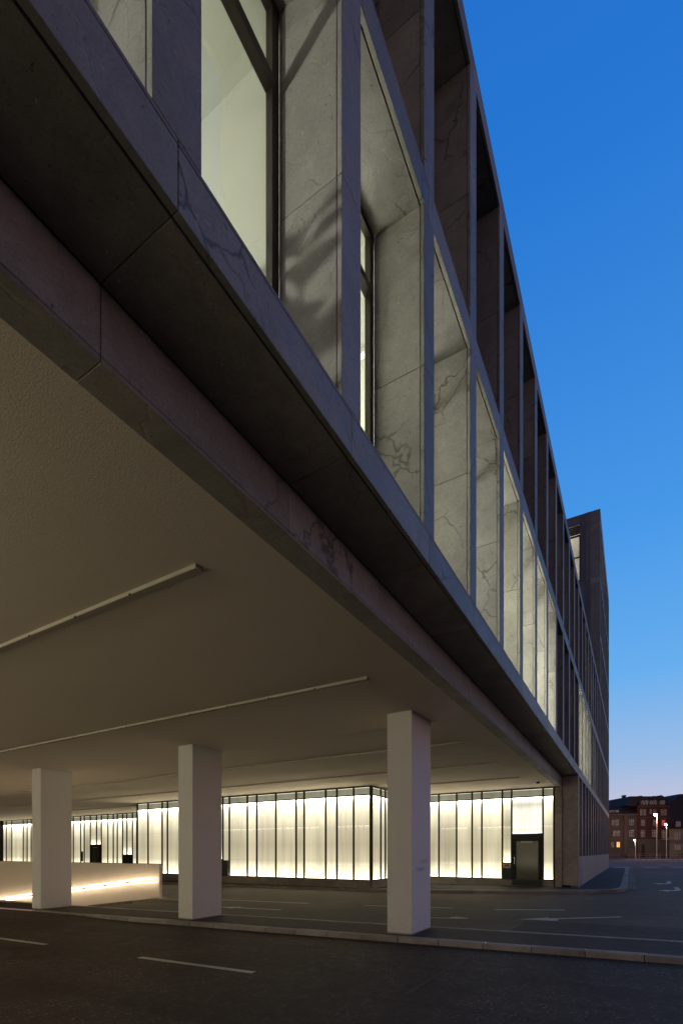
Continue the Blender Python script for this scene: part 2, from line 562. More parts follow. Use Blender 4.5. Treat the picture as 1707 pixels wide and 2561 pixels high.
# far footway: kerb path with a paired point on the building side
path = [(18.75, v_, 23.5, v_) for v_ in frange(50, 9.4, 1.3)] + [(18.85, 8.6, 23.5, 8.6), (19.2, 7.1, 23.5, 7.1), (19.63, 6.0, 23.5, 6.0),
        (20.05, 4.9, 23.5, 4.6), (20.5, 3.8, 23.5, 3.4), (20.9, 2.67, 23.5, 2.6), (21.35, 1.9, 23.5, 2.4), (21.85, 1.15, 23.5, 2.2), (22.35, .65, 23.5, 2.1), (22.95, .36, 23.7, 2.02),
        (23.7, .23, 24.0, 2.01), (24.7, .19, 24.7, 2.01)] + [(u_, .19 + .13 * (u_ - 24.7) / 30, u_, 2.01) for u_ in frange(26, 55.2, 1.2)]
mb = MB(); NA = 5
for (ku, kv, wu, wv) in path:
    for j in range(NA):
        t = j / (NA - 1)
        u_, v_ = lerp(ku, wu, t), lerp(kv, wv, t)
        mb.v.append(W(u_, v_, g_in(u_, v_) + .118))
mb.f = [(i * NA + j, i * NA + j + 1, (i + 1) * NA + j + 1, (i + 1) * NA + j) for i in range(len(path) - 1) for j in range(NA - 1)]
o = mb.build('pavement', M['asphalt_path'], **S)
if o.data.polygons[0].normal.z < 0:
    o.data.flip_normals()
fk = thing('kerb', 'broad pale kerb curving round the footway at the building corner', 'kerb', W(22, 1, -1.6))
# resample the path evenly
pts = [(a, b) for a, b, _, _ in path]
acc, out, stepl = 0.0, [pts[0]], .97
for (a, b), (c_, d_) in zip(pts, pts[1:]):
    L = math.hypot(c_ - a, d_ - b); t = stepl - acc
    while t <= L:
        out.append((lerp(a, c_, t / L), lerp(b, d_, t / L))); t += stepl
    acc = L - (t - stepl)
for (a, b), (c_, d_) in zip(out, out[1:]):
    mu, mv = (a + c_) / 2, (b + d_) / 2
    ang = math.atan2(d_ - b, c_ - a)              # direction in (u,v)
    L = math.hypot(c_ - a, d_ - b) - .008
    key = ('fk', round(L, 2))
    if key not in _cache:
        me = bpy.data.meshes.new('kerb_stone'); bm = bmesh.new(); bmesh.ops.create_cube(bm, size=1)
        for q in bm.verts:
            q.co = Vector((q.co.x * .30 , q.co.y * round(L, 2), q.co.z * .30))
        bmesh.ops.bevel(bm, geom=list(bm.edges), offset=.014, segments=1, affect='EDGES'); bm.to_mesh(me); bm.free()
        me.materials.append(M['kerb']); _cache[key] = me
    o = bpy.data.objects.new('kerb_stone', _cache[key]); COL.objects.link(o); o.parent = fk
    # inward normal: left of travel points to the building
    nu, nv = -math.sin(ang), math.cos(ang)
    if mu < 23.2 and nu < 0 and mv > 2.7:
        nu, nv = -nu, -nv
    if nu < 0 and mv <= 2.7 and mu < 23.2:
        nu, nv = -nu, -nv
    if mu >= 23.2 and nv < 0:
        nu, nv = -nu, -nv
    cu, cv = mu + nu * .15, mv + nv * .15
    o.location = Vector(W(cu, cv, g_in(cu, cv) + .122 - .15)) - Vector(fk['_base'])
    # local y along the path: world direction of path is (-dv, du)
    o.rotation_euler = (0, 0, math.atan2(c_ - a, -(d_ - b)) - math.pi / 2)
mb = MB()
uu = 24.6
while uu < 55:
    for row in range(2):
        v1 = .18 - row * .16 + .13 * (uu - 24.7) / 30
        h = R.uniform(.008, .022)
        mb.box(uu + R.uniform(0, .02), uu + .15, v1 - .145, v1, g_in(uu, v1) - .05, g_in(uu, v1) + h)
    uu += .17
mb.build('gutter_setts', M['kerb'], kind='stuff', label='double row of small granite setts in the gutter beside the footway', category='setts')

# litter, grit and dry leaves caught along the kerbs
gr = MB()
for i in range(520):
    v_ = R.uniform(-4, 15); u_ = 8.93 - abs(R.gauss(0, .07)); z_ = g_near(u_, v_) + .004; s_ = R.uniform(.006, .022)
    a_ = R.uniform(0, 3.1); c1, s1 = math.cos(a_) * s_, math.sin(a_) * s_
    gr.raw([W(u_ + c1, v_ + s1, z_), W(u_ - s1 * .6, v_ + c1 * .6, z_ + s_ * .5), W(u_ - c1, v_ - s1, z_), W(u_ + s1 * .6, v_ - c1 * .6, z_ + s_ * .2)], [(0, 1, 2, 3)])
gr.build('grit_and_leaves', M['stone_base'], kind='stuff', label='grit and dry leaves along the foot of the near kerb', category='litter')
# markings
P = M['paint']
for nm, v0, v1 in (('lane_marking', 4.86, 7.45), ('lane_marking', 10.42, 13.5), ('lane_marking', 16.2, 19.2)):
    sheet(nm, [5.64, 5.76] if v0 > 6 else [5.62, 5.74], frange(v0, v1, .5), lambda u, v: g_near(u, v) + .006, P, **S)
poly('lane_marking', [(14.50, 3.42), (14.36, 3.42), (15.04, 1.62), (15.18, 1.66)], g_in, P, **S)
poly('lane_marking', [(14.08, 7.45), (13.96, 7.42), (14.28, 4.6), (14.42, 4.6)], g_in, P, **S)
poly('lane_marking', [(13.92, 13.5), (13.80, 13.5), (13.86, 9.45), (13.98, 9.5)], g_in, P, **S)
poly('lane_marking', [(13.85, 22), (13.73, 22), (13.78, 16.5), (13.9, 16.5)], g_in, P, **S)


def flat(name, pts):
    mb = MB(); mb.raw([W(u, v, g_in(u, v) + .007) for u, v in pts], [tuple(range(len(pts)))])
    return mb.build(name, P, **S)


flat('road_arrow', [(12.58, 2.40), (13.22, 1.80), (13.02, 1.80), (13.13, 1.62), (14.10, .28), (13.98, .22), (12.94, 1.58), (12.78, 1.52), (12.62, 1.58)])
flat('road_arrow', [(12.02, 11.75), (12.34, 11.0), (12.14, 11.0), (12.12, 9.25), (11.99, 9.25), (11.99, 11.0), (11.80, 11.0)])
flat('road_arrow', [(12.30, 3.54), (12.20, 3.54), (12.08, 3.98), (11.98, 4.45), (12.02, 4.9), (12.12, 4.9), (12.12, 4.45), (12.20, 4.02), (12.36, 4.02), (12.46, 3.88)])
for du, dv in ((0, 0),):
    flat('road_arrow', [(29.55, -.84), (28.95, -1.22), (29.40, -1.24), (29.55, -1.52), (30.2, -1.72), (32.2, -1.72), (32.2, -1.56), (30.6, -1.54), (30.0, -1.34), (29.95, -1.20), (30.1, -1.18)])
    flat('road_arrow', [(24.5, -.90), (23.9, -1.26), (24.3, -1.28), (24.45, -1.56), (24.9, -1.74), (26.95, -1.76), (26.95, -1.58), (25.3, -1.56), (24.8, -1.38), (24.75, -1.26), (24.95, -1.24)])


def C(X, Y, z=0.0):
    """camera-aligned ground position for the far street: X right of the camera axis, Y ahead"""
    return Vector((X * math.cos(TH) - Y * math.sin(TH), X * math.sin(TH) + Y * math.cos(TH), z + EYE))


def cquad(name, X0, X1, Y0, Y1, z, mat):
    mb = MB(); mb.raw([tuple(C(X, Y, z)) for X, Y in ((X0, Y0), (X1, Y0), (X1, Y1), (X0, Y1))], [(0, 1, 2, 3)])
    return mb.build(name, mat, **S)


ZF = g_in(60, -4)
for X0 in frange(24.0, 60, 3.0)[:-1]:
    cquad('lane_marking', X0 + 4.3, X0 + 5.8, 50.6, 52.0, ZF + .008, P)
for (Y, X0, n, L, gap) in ((58, 28, 6, 5.5, 3.5), (64, 30, 6, 6, 5), (80, 38, 5, 9, 6)):
    for i in range(n):
        cquad('lane_marking', X0 + i * (L + gap), X0 + i * (L + gap) + L, Y, Y + .5, ZF + .008, P)
# manhole and gully
mb = MB(); cu, cv = 17.3, .1
mb.raw([W(cu + .33 * math.cos(a), cv + .33 * math.sin(a), g_in(cu, cv) + .01) for a in frange(0, 2 * math.pi, math.pi / 12)[:-1]], [tuple(range(24))])
mb.build('manhole_cover', M['asphalt_in'], label='round iron manhole cover in the side road asphalt', category='manhole cover')
mb = MB()
for i in range(7):
    mb.box(8.52 + i * .055, 8.555 + i * .055, 14.9, 15.3, g_near(8.7, 15.1) - .01, g_near(8.7, 15.1) + .012)
mb.build('gully_grate', M['frame'], label='small iron gully grate by the kerb left of the middle column', category='drain grate')

# ------------------------------------------------------------------ the office building: bays of limestone piers and bands
U0, PITCH, PW = 1.604, 1.815, .32
VF, VR, VG = 2.01, 2.64, 2.66


def uk(k):
    return U0 + PITCH * k


KA, KB, KT, KE = -3, 12, 21, 29           # first pier, end of the underpass, start of the tower, last pier
bld = thing('office_building', 'long limestone office building on a grid of piers bridging the road', 'building', W(uk(KB), VF, -1.6))
twr = thing('office_tower', 'taller limestone block with shade-tinted end wall at the far end of the facade', 'building', W(uk(KT), VF, -1.6))

B1 = (3.296, 3.662); B2 = (7.275, 7.644); B3 = (11.334, 11.67)
B4 = (15.30, 15.66); B5 = (19.30, 19.66); B6 = (23.55, 24.50)


def pier(par, k, za, zb, detail, fromv=VF):
    a = uk(k); b = a + PW
    G = .003
    if detail:
        zj = (za + zb) / 2 - .012
        for z0, z1 in ((za + .003, zj - G), (zj + G, zb - .003)):
            block(par, 'pier_face_stone', M['stone'], a, b, VF, VF + .044, z0, z1, .003)
            block(par, 'pier_stone', M['stone'], a, b, VF + .051, VR, z0, z1, .003)
    else:
        block(par, 'pier', M['stone'], a, b, VF, VR, za + .003, zb - .003, .003)


def band(par, k, zz, detail, under=False, depth=None):
    """one bay of the horizontal band: face, sill and soffit stones"""
    a, b = uk(k) + PW / 2 + .003, uk(k + 1) + PW / 2 - .003
    z0, z1 = zz
    if detail:
        block(par, 'band_face_stone', M['stone'], a, b, VF, VF + .045, z0, z1 - .032, .003)
        block(par, 'sill_stone', M['stone'], a, b, VF, VR, z1 - .027, z1, .003)
        block(par, 'soffit_stone', M['stone_dark'] if under else M['stone'], a, b, VF + .057, VR if not under else 2.655, z0, z0 + .04, .003)
    else:
        block(par, 'band', M['stone'], a, b, VF, VR, z0, z1, .003)


core = MB()
for k in range(KA, KE + 1):
    a = uk(k)
    det = k <= 12
    pier(bld if k < KT else twr, k, B1[1], B2[0], det)
    pier(bld if k < KT else twr, k, B2[1], B3[0], det)
    core.box(a + .02, a + PW - .02, VF + .02, VR - .02, B1[0] + .05, (B3[1] if k < KT else B6[1]) - .05)
    if k >= KB:
        par = bld if k < KT else twr
        block(par, 'ground_floor_pier', M['stone'], a, a + PW, VF, VR, -.230, B1[0] - .003, .003)
    if k >= KT:
        pier(twr, k, B3[1], B4[0], False); pier(twr, k, B4[1], B5[0], False); pier(twr, k, B5[1], B6[0], False)
for k in range(KA, KE):
    par = bld if k < KT else twr
    det = k <= 12
    band(par, k, B1, det, under=k < KB)
    band(par, k, B2, det)
    band(par, k, B3, det)
    if k >= KT:
        for B in (B4, B5, B6):
            band(par, k, B, False)
    if k >= KB:
        aa, bb = uk(k) + .003, uk(k + 1) - .003
        block(par, 'plinth_stone', M['stone_plinth'], aa, bb, VF, VF + .3, -1.75, -.238, .003)
        block(par, 'plinth_sill', M['stone'], aa, bb, VF - .0, VR, -.233, -.200, .003)
for B in (B1, B2, B3):
    core.box(uk(KA) + .2, uk(KE) + .2, VF + .03, VR + .05, B[0] + .03, B[1] - .035)
for B in (B4, B5, B6):
    core.box(uk(KT) + .05, uk(KE) + .2, VF + .03, VR + .05, B[0] + .03, B[1] - .035)
core.box(uk(KB) + .05, uk(KE), VF + .05, VR, -1.8, -.25)
core.build('joint_backing', M['core'], bld)
for B in (B4, B5, B6):
    block(twr, 'band', M['stone'], uk(KT), uk(KT) + PW / 2 - .003, VF, VR, B[0], B[1], .003)
for B in (B1, B2, B3, B4, B5, B6):
    block(twr, 'band', M['stone'], uk(KE) + PW / 2 + .003, uk(KE) + PW, VF, VR, B[0], B[1], .003)
# beam under the bridging part, one stone per bay
for k in range(KA, KB):
    a, b = uk(k) + PW / 2 + .003, min(uk(k + 1) + PW / 2 - .003, uk(KB) - .003)
    block(bld, 'beam_stone', M['stone'], a, b, 2.658, 2.700, 2.882, 3.292, .003)
    block(bld, 'beam_soffit_stone', M['stone_dark'], a, b, 2.658, 2.900, 2.845, 2.8785, .003)
MB().box(uk(KA), uk(KB) - .01, 2.705, 2.93, 2.885, 3.6).build('beam_core', M['core'], bld)
# transverse end of the underpass: tall corner stones
ue = uk(KB)
for z0, z1 in ((-1.44, -.27), (-.264, 1.52), (1.526, 3.290)):
    block(bld, 'corner_stone', M['stone_dark'], ue - .002, ue + .12, 2.012, 2.650, z0, z1, .003)
for z0, z1 in ((-1.56, -.27), (-.264, 1.66), (1.666, 2.842)):
    block(bld, 'corner_stone', M['stone_dark'], ue - .06, ue + .10, 2.660, 2.930, z0, z1, .003)
MB().box(ue + .06, ue + .3, 2.03, 2.95, -1.8, 3.3).build('corner_core', M['core'], bld)

# slabs, interior
def room(nm, mat, *b):
    return MB().box(*b).build(nm, mat, **S)


UA, UZ = uk(KA) - 1.0, uk(KE) + PW
rm = MB().box(UA, UZ, VR + .04, 22, 3.31, 3.60).build('floor_slab', M['room_floor'], **S)
MB().box(UA, UZ, VR + .04, 22, 7.24, 7.62).build('floor_slab', M['room'], **S)
MB().box(UA, UZ, VR + .04, 22, 11.30, 11.62).build('roof_slab', M['room'], **S)
MB().box(UA, UZ, 9.0, 9.2, 3.6, 11.3).build('inner_wall', M['room'], **S)
MB().box(UA - .2, UA, VF + .1, 22, 3.3, 11.62).build('end_wall', M['core'], **S)
for kk in (1, 4, 8, 12, 16, 21, 25):
    u_ = uk(kk) + PW / 2
    MB().box(u_ - .06, u_ + .06, VR + .06, 9.0, 3.6, 7.24).build('partition_wall', M['room'], **S)
for kk in (0, 3, 7, 10, 14, 17, 21, 25):
    u_ = uk(kk) + PW / 2
    MB().box(u_ - .06, u_ + .06, VR + .06, 9.0, 7.62, 11.3).build('partition_wall', M['room'], **S)
# ground floor behind the street windows
MB().box(ue + .4, UZ, 3.6, 3.7, -1.8, 3.3).build('inner_wall', M['room_floor'], **S)
# tower body
tb = MB()
tb.box(uk(KT) + 5.2, UZ - .05, 5.0, 5.2, 11.62, 24.2)
tb.box(uk(KT) + .35, uk(KT) + 5.2, 5.0, 5.2, 11.62, 19.3)
tb.box(uk(KT) + .35, UZ - .05, VR + .05, 12, 24.1, 24.45)
for z in (15.32, 19.32):
    tb.box(uk(KT) + .35, UZ - .05, VR + .05, 5, z, z + .3)
tb.build('tower_body', M['core'], twr)
# end wall of the tower above the lower roof, with its tall opening
uw = uk(KT)
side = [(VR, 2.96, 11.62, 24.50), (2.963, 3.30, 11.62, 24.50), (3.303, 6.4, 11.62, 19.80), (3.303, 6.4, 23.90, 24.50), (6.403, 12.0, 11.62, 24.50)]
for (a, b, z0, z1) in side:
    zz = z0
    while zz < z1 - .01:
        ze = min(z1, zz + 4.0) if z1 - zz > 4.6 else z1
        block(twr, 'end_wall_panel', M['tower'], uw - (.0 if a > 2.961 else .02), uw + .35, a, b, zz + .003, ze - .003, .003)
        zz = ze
wf = MB()
for (a, b, z0, z1) in ((3.30, 6.4, 19.80, 19.88), (3.30, 3.38, 19.88, 23.15), (6.32, 6.4, 19.88, 23.15), (3.30, 6.4, 23.10, 23.20), (3.30, 6.4, 21.55, 21.62)):
    wf.box(uw + .22, uw + .30, a, b, z0, z1)
o = wf.build('window', M['frame'], twr)
MB().box(uw + .255, uw + .262, 3.38, 6.32, 19.88, 23.1).build('pane', M['glass'], o)
lv = thing  # louvres
for i in range(5):
    block(twr, 'louvre_blade', M['frame'], uw + .16, uw + .26, 3.31, 6.39, 23.26 + i * .125, 23.33 + i * .125, .004)
MB().box(uw + .36, uw + 4.6, 3.0, 6.9, 19.6, 19.7).build('tower_room_floor', M['room_floor'], twr)
MB().box(uw + 4.5, uw + 4.6, 3.0, 6.9, 19.7, 24.0).build('tower_room_wall', M['white'], twr)
MB().box(uw + .36, uw + 4.6, 6.8, 6.9, 19.7, 24.0).build('tower_room_wall', M['white'], twr)
MB().box(uw + .36, uw + 4.6, 2.95, 6.9, 24.0, 24.08).build('tower_room_ceiling', M['white'], twr)


# windows
def window(par, k, z0, z1, transom, mat, vin=VG):
    a, b = uk(k) + PW, uk(k + 1)
    key = ('win', round(z0, 2), round(z1, 2), transom)
    base = Vector(W(a, vin, z0))
    if key not in _cache:
        mb = MB(); w = b - a; H = z1 - z0; f = .075

        def bx(u0, u1, v0, v1, q0, q1):
            i = len(mb.v)
            mb.v += [(-v_, u_, z_) for z_ in (q0, q1) for u_, v_ in ((u0, v0), (u1, v0), (u1, v1), (u0, v1))]
            mb.f += [tuple(i + kk for kk in q) for q in ((0, 1, 2, 3), (7, 6, 5, 4), (4, 5, 1, 0), (5, 6, 2, 1), (6, 7, 3, 2), (7, 4, 0, 3))]
        bx(.02, .02 + f, -.02, .05, 0, H); bx(w - .02 - f, w - .02, -.02, .05, 0, H)
        bx(.02 + f, w - .02 - f, -.02, .05, 0.0, .05); bx(.02 + f, w - .02 - f, -.02, .05, H - .07, H)
        if transom:
            zt = H * .80
            bx(.02 + f, w - .02 - f, -.035, .05, zt - .045, zt + .045)
        bx(.0, .02, -.019, .06, 0, H); bx(w - .02, w, -.019, .06, 0, H)
        me = bpy.data.meshes.new('window'); me.from_pydata(mb.v, [], mb.f); me.materials.append(M['frame']); _cache[key] = me
        pm = bpy.data.meshes.new('pane')
        pm.from_pydata([(-.012, .02 + f, .05), (-.012, w - .02 - f, .05), (-.012, w - .02 - f, H - .07), (-.012, .02 + f, H - .07),
                        (-.02, .02 + f, .05), (-.02, w - .02 - f, .05), (-.02, w - .02 - f, H - .07), (-.02, .02 + f, H - .07)], [], [(0, 1, 2, 3)])
        _cache[key + ('p',)] = pm
    o = bpy.data.objects.new('window', _cache[key]); COL.objects.link(o); o.parent = par
    o.location = base - Vector(par['_base'])
    pk = key + ('p', mat.name)
    if pk not in _cache:
        pm = _cache[key + ('p',)].copy(); pm.materials.clear(); pm.materials.append(mat); _cache[pk] = pm
    p = bpy.data.objects.new('pane', _cache[pk]); COL.objects.link(p); p.parent = o
    return o


for k in range(KA, KE):
    par = bld if k < KT else twr
    window(par, k, B1[1] - .0, B2[0], True, M['glass'])
    window(par, k, B2[1], B3[0], True, M['glass_sky'])
    if k >= KB:
        window(par, k, -.2, B1[0], False, M['glass_sky'])
    if k >= KT:
        window(par, k, B3[1], B4[0], False, M['glass_sky'])
        window(par, k, B4[1], B5[0], False, M['glass_sky'])
        window(par, k, B5[1], B6[0], False, M['glass_sky'])

# slim luminaires inside the lit first floor, seen from below through the windows
M['lum'] = emitter('slim_luminaire', (1.0, .97, .88), 2.2)
lumlab = ['before the first full window', 'behind the first full window', 'behind the second window', 'behind the third window', 'behind the fourth window', 'behind the fifth window']
for i, k in enumerate(range(-1, 5)):
    u_ = uk(k) + 1.07
    t = thing('ceiling_luminaire', 'slim office ceiling light %s of the lit floor' % lumlab[i], 'ceiling light', W(u_, 3.6, 7.2), 'slim ceiling lights of the lit floor')
    MB().box(u_ - .05, u_ + .05, 3.3, 4.8, 7.17, 7.236).build('housing', M['white'], t)
    MB().box(u_ - .04, u_ + .04, 3.32, 4.78, 7.162, 7.169).build('diffuser', M['lum'], t)

# ------------------------------------------------------------------ underpass ceiling with light profiles
SLOTS = [3.54, 7.2, 12.62, 16.15, 19.72]
ZC, SW = 2.87, .085
VS = 3.74
cb = MB()
cb.box(-2.2, 10.405, 2.912, 60, ZC, ZC + .35).box(10.42, 23.6, 2.912, 60, ZC, ZC + .35)
cb.box(10.405, 10.42, 2.912, 60, ZC + .015, ZC + .3)
cb.build('underpass_ceiling', M['ceiling'], **S)
names = ['nearest light profile on the ceiling, its square end in full view',
         'second light profile on the ceiling, ending above the middle column',
         'third light profile, ending right of the tall right-hand column',
         'fourth light profile, between the third one and the one by the glass',
         'farthest light profile, right above the lit glass wall']
for s_, lb in zip(SLOTS, names):
    t = thing('ceiling_light', lb, 'ceiling light', W(s_, VS, ZC), 'unlit light profiles on the underpass ceiling')
    MB().box(s_ - SW / 2, s_ + SW / 2, VS, 34, ZC - .042, ZC - .0005).build('housing', M['alu'], t)
    MB().box(s_ - SW / 2 + .010, s_ + SW / 2 - .008, VS + .012, 33.9, ZC - .0435, ZC - .0422).build('diffuser', M['slot'], t)
    mb = MB()
    vv = VS + 1.0
    while vv < 30:
        mb.box(s_ - SW / 2 - .004, s_ - SW / 2 + .012, vv, vv + .03, ZC - .046, ZC - .03); vv += 1.02
    mb.build('clip', M['frame'], t)
t = thing('ceiling_sensor', 'small round dark sensor on the ceiling near the far stone corner', 'sensor', W(21.5, 3.35, ZC))
mb = MB(); n = 16
rings = [(.075, ZC), (.075, ZC - .03), (.055, ZC - .06), (.02, ZC - .075)]
mb.raw([W(21.5 + r * math.cos(2 * math.pi * i / n), 3.35 + r * math.sin(2 * math.pi * i / n), z) for r, z in rings for i in range(n)],
       [(j * n + i, j * n + (i + 1) % n, (j + 1) * n + (i + 1) % n, (j + 1) * n + i) for j in range(3) for i in range(n)] + [tuple(3 * n + i for i in range(n))])
mb.build('housing', M['frame'], t)

# ------------------------------------------------------------------ columns
for (v0, v1, lb) in ((3.846, 4.388, 'tall white square column at the right, nearest to the camera'),
                     (10.08, 10.62, 'white square column in the middle, beside the end of the ramp wall'),
                     (17.37, 17.91, 'leftmost white square column, in front of the glowing handrail')):
    zb = g_in(10.7, v0) - .01
    t = thing('column', lb, 'column', W(9.32, v0, zb), 'white columns on the traffic island')
    bm = bmesh.new(); bmesh.ops.create_cube(bm, size=1)
    for q in bm.verts:
        q.co = Vector(W(9.32 + (q.co.y + .5) * 1.075, v0 + (q.co.x + .5) * (v1 - v0), (zb if q.co.z < 0 else ZC)))
    bmesh.ops.bevel(bm, geom=[e for e in bm.edges if abs(e.verts[0].co.z - e.verts[1].co.z) > .5], offset=.012, segments=2, affect='EDGES')
    me = bpy.data.meshes.new('shaft'); bm.to_mesh(me); bm.free(); me.materials.append(M['column'])
    link('shaft', me, t)
    MB().box(9.32 - .004, 9.32 + 1.079, v0 - .004, v1 + .004, zb, zb + .035).build('base_joint', M['kerb'], t)
    if v0 < 4:
        for txt, z, uo in (('I anz I', -.24, 9.80), ('I aaan I', -.40, 9.55)):
            cu = bpy.data.curves.new('faded_lettering', 'FONT'); cu.body = txt; cu.size = .17; cu.extrude = .0005
            fo = bpy.data.objects.new('faded_lettering', cu); COL.objects.link(fo); fo.parent = t
            # reads along +u on the face that looks to the street
            fo.location = Vector(W(uo, v0 - .003, z)) - Vector(t['_base'])
            fo.rotation_euler = (math.pi / 2, 0, math.pi / 2)
            cu.materials.append(M['ghost'])

# ------------------------------------------------------------------ ramp wall and lit handrail
t = thing('ramp_wall', 'low white wall beside the garage ramp, washed by two glowing handrails', 'wall', W(13.1, 16, -1.66))
mb = MB()
vs = frange(16.0, 39.9, .6)
MB().box(13.10, 13.23, 16.0, 39.9, -5.2, -.482).build('wall_panel', M['white_wall'], t)
MB().box(13.085, 13.245, 15.99, 39.9, -.480, -.462).build('coping', M['stone_base'], t)


def tube(path_, r, n=8):
    mb = MB()
    P_ = [Vector(W(*p)) for p in path_]
    for i, p in enumerate(P_):
        d = (P_[min(i + 1, len(P_) - 1)] - P_[max(i - 1, 0)]).normalized()
        s1 = d.cross(Vector((0, 0, 1))).normalized(); s2 = s1.cross(d)
        for j in range(n):
            a = 2 * math.pi * j / n
            mb.v.append(tuple(p + s1 * r * math.cos(a) + s2 * r * math.sin(a)))
    for i in range(len(P_) - 1):
        for j in range(n):
            mb.f.append((i * n + j, i * n + (j + 1) % n, (i + 1) * n + (j + 1) % n, (i + 1) * n + j))
    mb.f += [tuple(range(n))[::-1], tuple((len(P_) - 1) * n + j for j in range(n))]
    return mb


for off in (0, -.135):
    tube([(12.93, 15.98, -1.02 + off), (12.93, 16.8, -1.075 + off), (12.93, 17.5, -1.135 + off), (12.93, 39, -1.135 - .12 * 21.5 + off)], .024).build('handrail', M['led'], t)
mb = MB()
for vv in frange(16.3, 38.5, 1.5):
    z = -1.10 if vv < 17 else -1.135 - .12 * (vv - 17.5)
    mb.box(12.93, 13.10, vv, vv + .02, z - .09, z - .05)
mb.build('bracket', M['frame'], t)
kb = thing('ramp_kerb', 'light concrete edging at the foot of the ramp wall', 'kerb', W(12.9, 15, -1.7))
vv = 13.2
while vv < 20:
    z = g_in(12.9, vv) if vv < 15.5 else ramp_z(12, vv)
    o = block(kb, 'edging_stone', M['stone_base'], 12.78, 13.09, vv, vv + .99, z - .25, z + .07, .01)
    o.rotation_euler = (0, -math.atan(.12) if vv > 16 else -math.atan(.02), 0)
    vv += 1.0


# ------------------------------------------------------------------ back-lit channel-glass walls
def glasswall(name, label, axis, c0, vs_, zb, zt, mats=None, special=None, inward=1, ground=None, base=None):
    """axis 'v': wall in the plane u=c0, mullions at the v values; axis 'u': plane v=c0"""
    t = thing(name, label, 'glass wall', W(*(base or ((c0, vs_[0], zb) if axis == 'v' else (vs_[0], c0, zb)))))
    ZT = 2.49          # transom

    def bx(mb, a0, a1, d0, d1, z0, z1):
        d0, d1 = (c0 + d0 * inward, c0 + d1 * inward)
        d0, d1 = min(d0, d1), max(d0, d1)
        if axis == 'v':
            mb.box(d0, d1, a0, a1, z0, z1)
        else:
            mb.box(a0, a1, d0, d1, z0, z1)
        return mb
    a_, b_ = vs_[0], vs_[-1]
    special = special or {}
    bx(MB(), a_ - .03, b_ + .03, -.02, .08, zt - .055, zt).build('head_rail', M['frame'], t)
    bx(MB(), a_ - .03, b_ + .03, -.01, .08, ZT - .03, ZT + .03).build('transom', M['frame'], t)
    segs = list(zip(vs_, vs_[1:]))
    for i, a in enumerate(vs_):
        w = .04 if i in (0, len(vs_) - 1) else .036
        bx(MB(), a - w, a + w, -.03, .09, zb, zt - .055).build('mullion', M['frame'], t)
    for i, (a, b) in enumerate(segs):
        sp = special.get(i, {})
        z0 = sp.get('z0', zb + .04)
        p = bx(MB(), a + .036, b - .036, .0, .006, z0, ZT - .03).build('pane', M['glass_front'], t)
        # diffuser hangs behind its own pane
        bx(MB(), a + .036, b - .036, .035, .05, z0, ZT - .03).build('diffuser', sp.get('mat', M['box']), p)
        for ch in (p.children[0],):
            ch.location = (0, 0, 0)
        q = bx(MB(), a + .036, b - .036, .0, .006, ZT + .03, zt - .055).build('clerestory_pane', M['glass_front'], t)
        d = bx(MB(), a + .036, b - .036, .035, .05, ZT + .03, zt - .055).build('diffuser', M['clere'], q)
        d.location = (0, 0, 0)
        if 'z0' not in sp:
            bx(MB(), a + .036, b - .036, -.01, .08, zb, zb + .04).build('bottom_rail', M['frame'], t)
    # stone base under the glass
    if ground is not None:
        x = a_
        while x < b_ - .05:
            e = min(b_, x + 1.45)
            if not any(s0 - .01 < x < s1 - .1 for s0, s1 in (special.get('skip', []) or [])):
                pass
            u_, v_ = ((c0, (x + e) / 2) if axis == 'v' else ((x + e) / 2, c0))
            gz = g_in(u_, v_) + .06
            args = (c0 - .02 * inward, c0 + .12 * inward) if inward > 0 else (c0 - .12, c0 + .02)
            lo_, hi_ = min(args), max(args)
            if axis == 'v':
                block(t, 'base_stone', M['stone_base'], lo_, hi_, x + .003, e - .003, gz - .05, zb - .012, .004)
            else:
                block(t, 'base_stone', M['stone_base'], x + .003, e - .003, lo_, hi_, gz - .05, zb - .012, .004)
            x = e
    return t


ZB = -1.2385
# front block
fv = [9.74, 10.57, 11.43, 12.02, 13.21, 13.67, 14.87, 16.06, 16.67, 17.88, 18.33, 19.3, 20.5, 21.2, 22.54, 22.98, 24.18, 25.13]
glasswall('glass_wall', 'projecting lit frosted glass wall behind the middle column, with curved-in reflections', 'v', 19.0, fv, ZB, 2.865, ground=True,
          special={9: dict(), 10: dict(z0=-.35)})
glasswall('glass_wall', 'short lit glass return at the corner of the projecting glass block', 'u', 9.70, [19.06, 19.94, 20.4, 21.3, 22.0, 22.8, 23.30], ZB, 2.862, ground=True)
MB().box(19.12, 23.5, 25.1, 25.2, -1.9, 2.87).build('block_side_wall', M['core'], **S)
# right wall with the door
rv = [2.98, 3.43, 4.77, 5.18, 6.12, 6.58, 7.33, 8.22, 8.75, 9.55]
gw = glasswall('glass_wall', 'lit frosted glass wall with the dark entrance door, right of the columns', 'v', ue, rv, ZB, 2.865, ground=True,
               special={1: dict(z0=.85, mat=M['box_hi']), 2: dict(z0=-.47)})
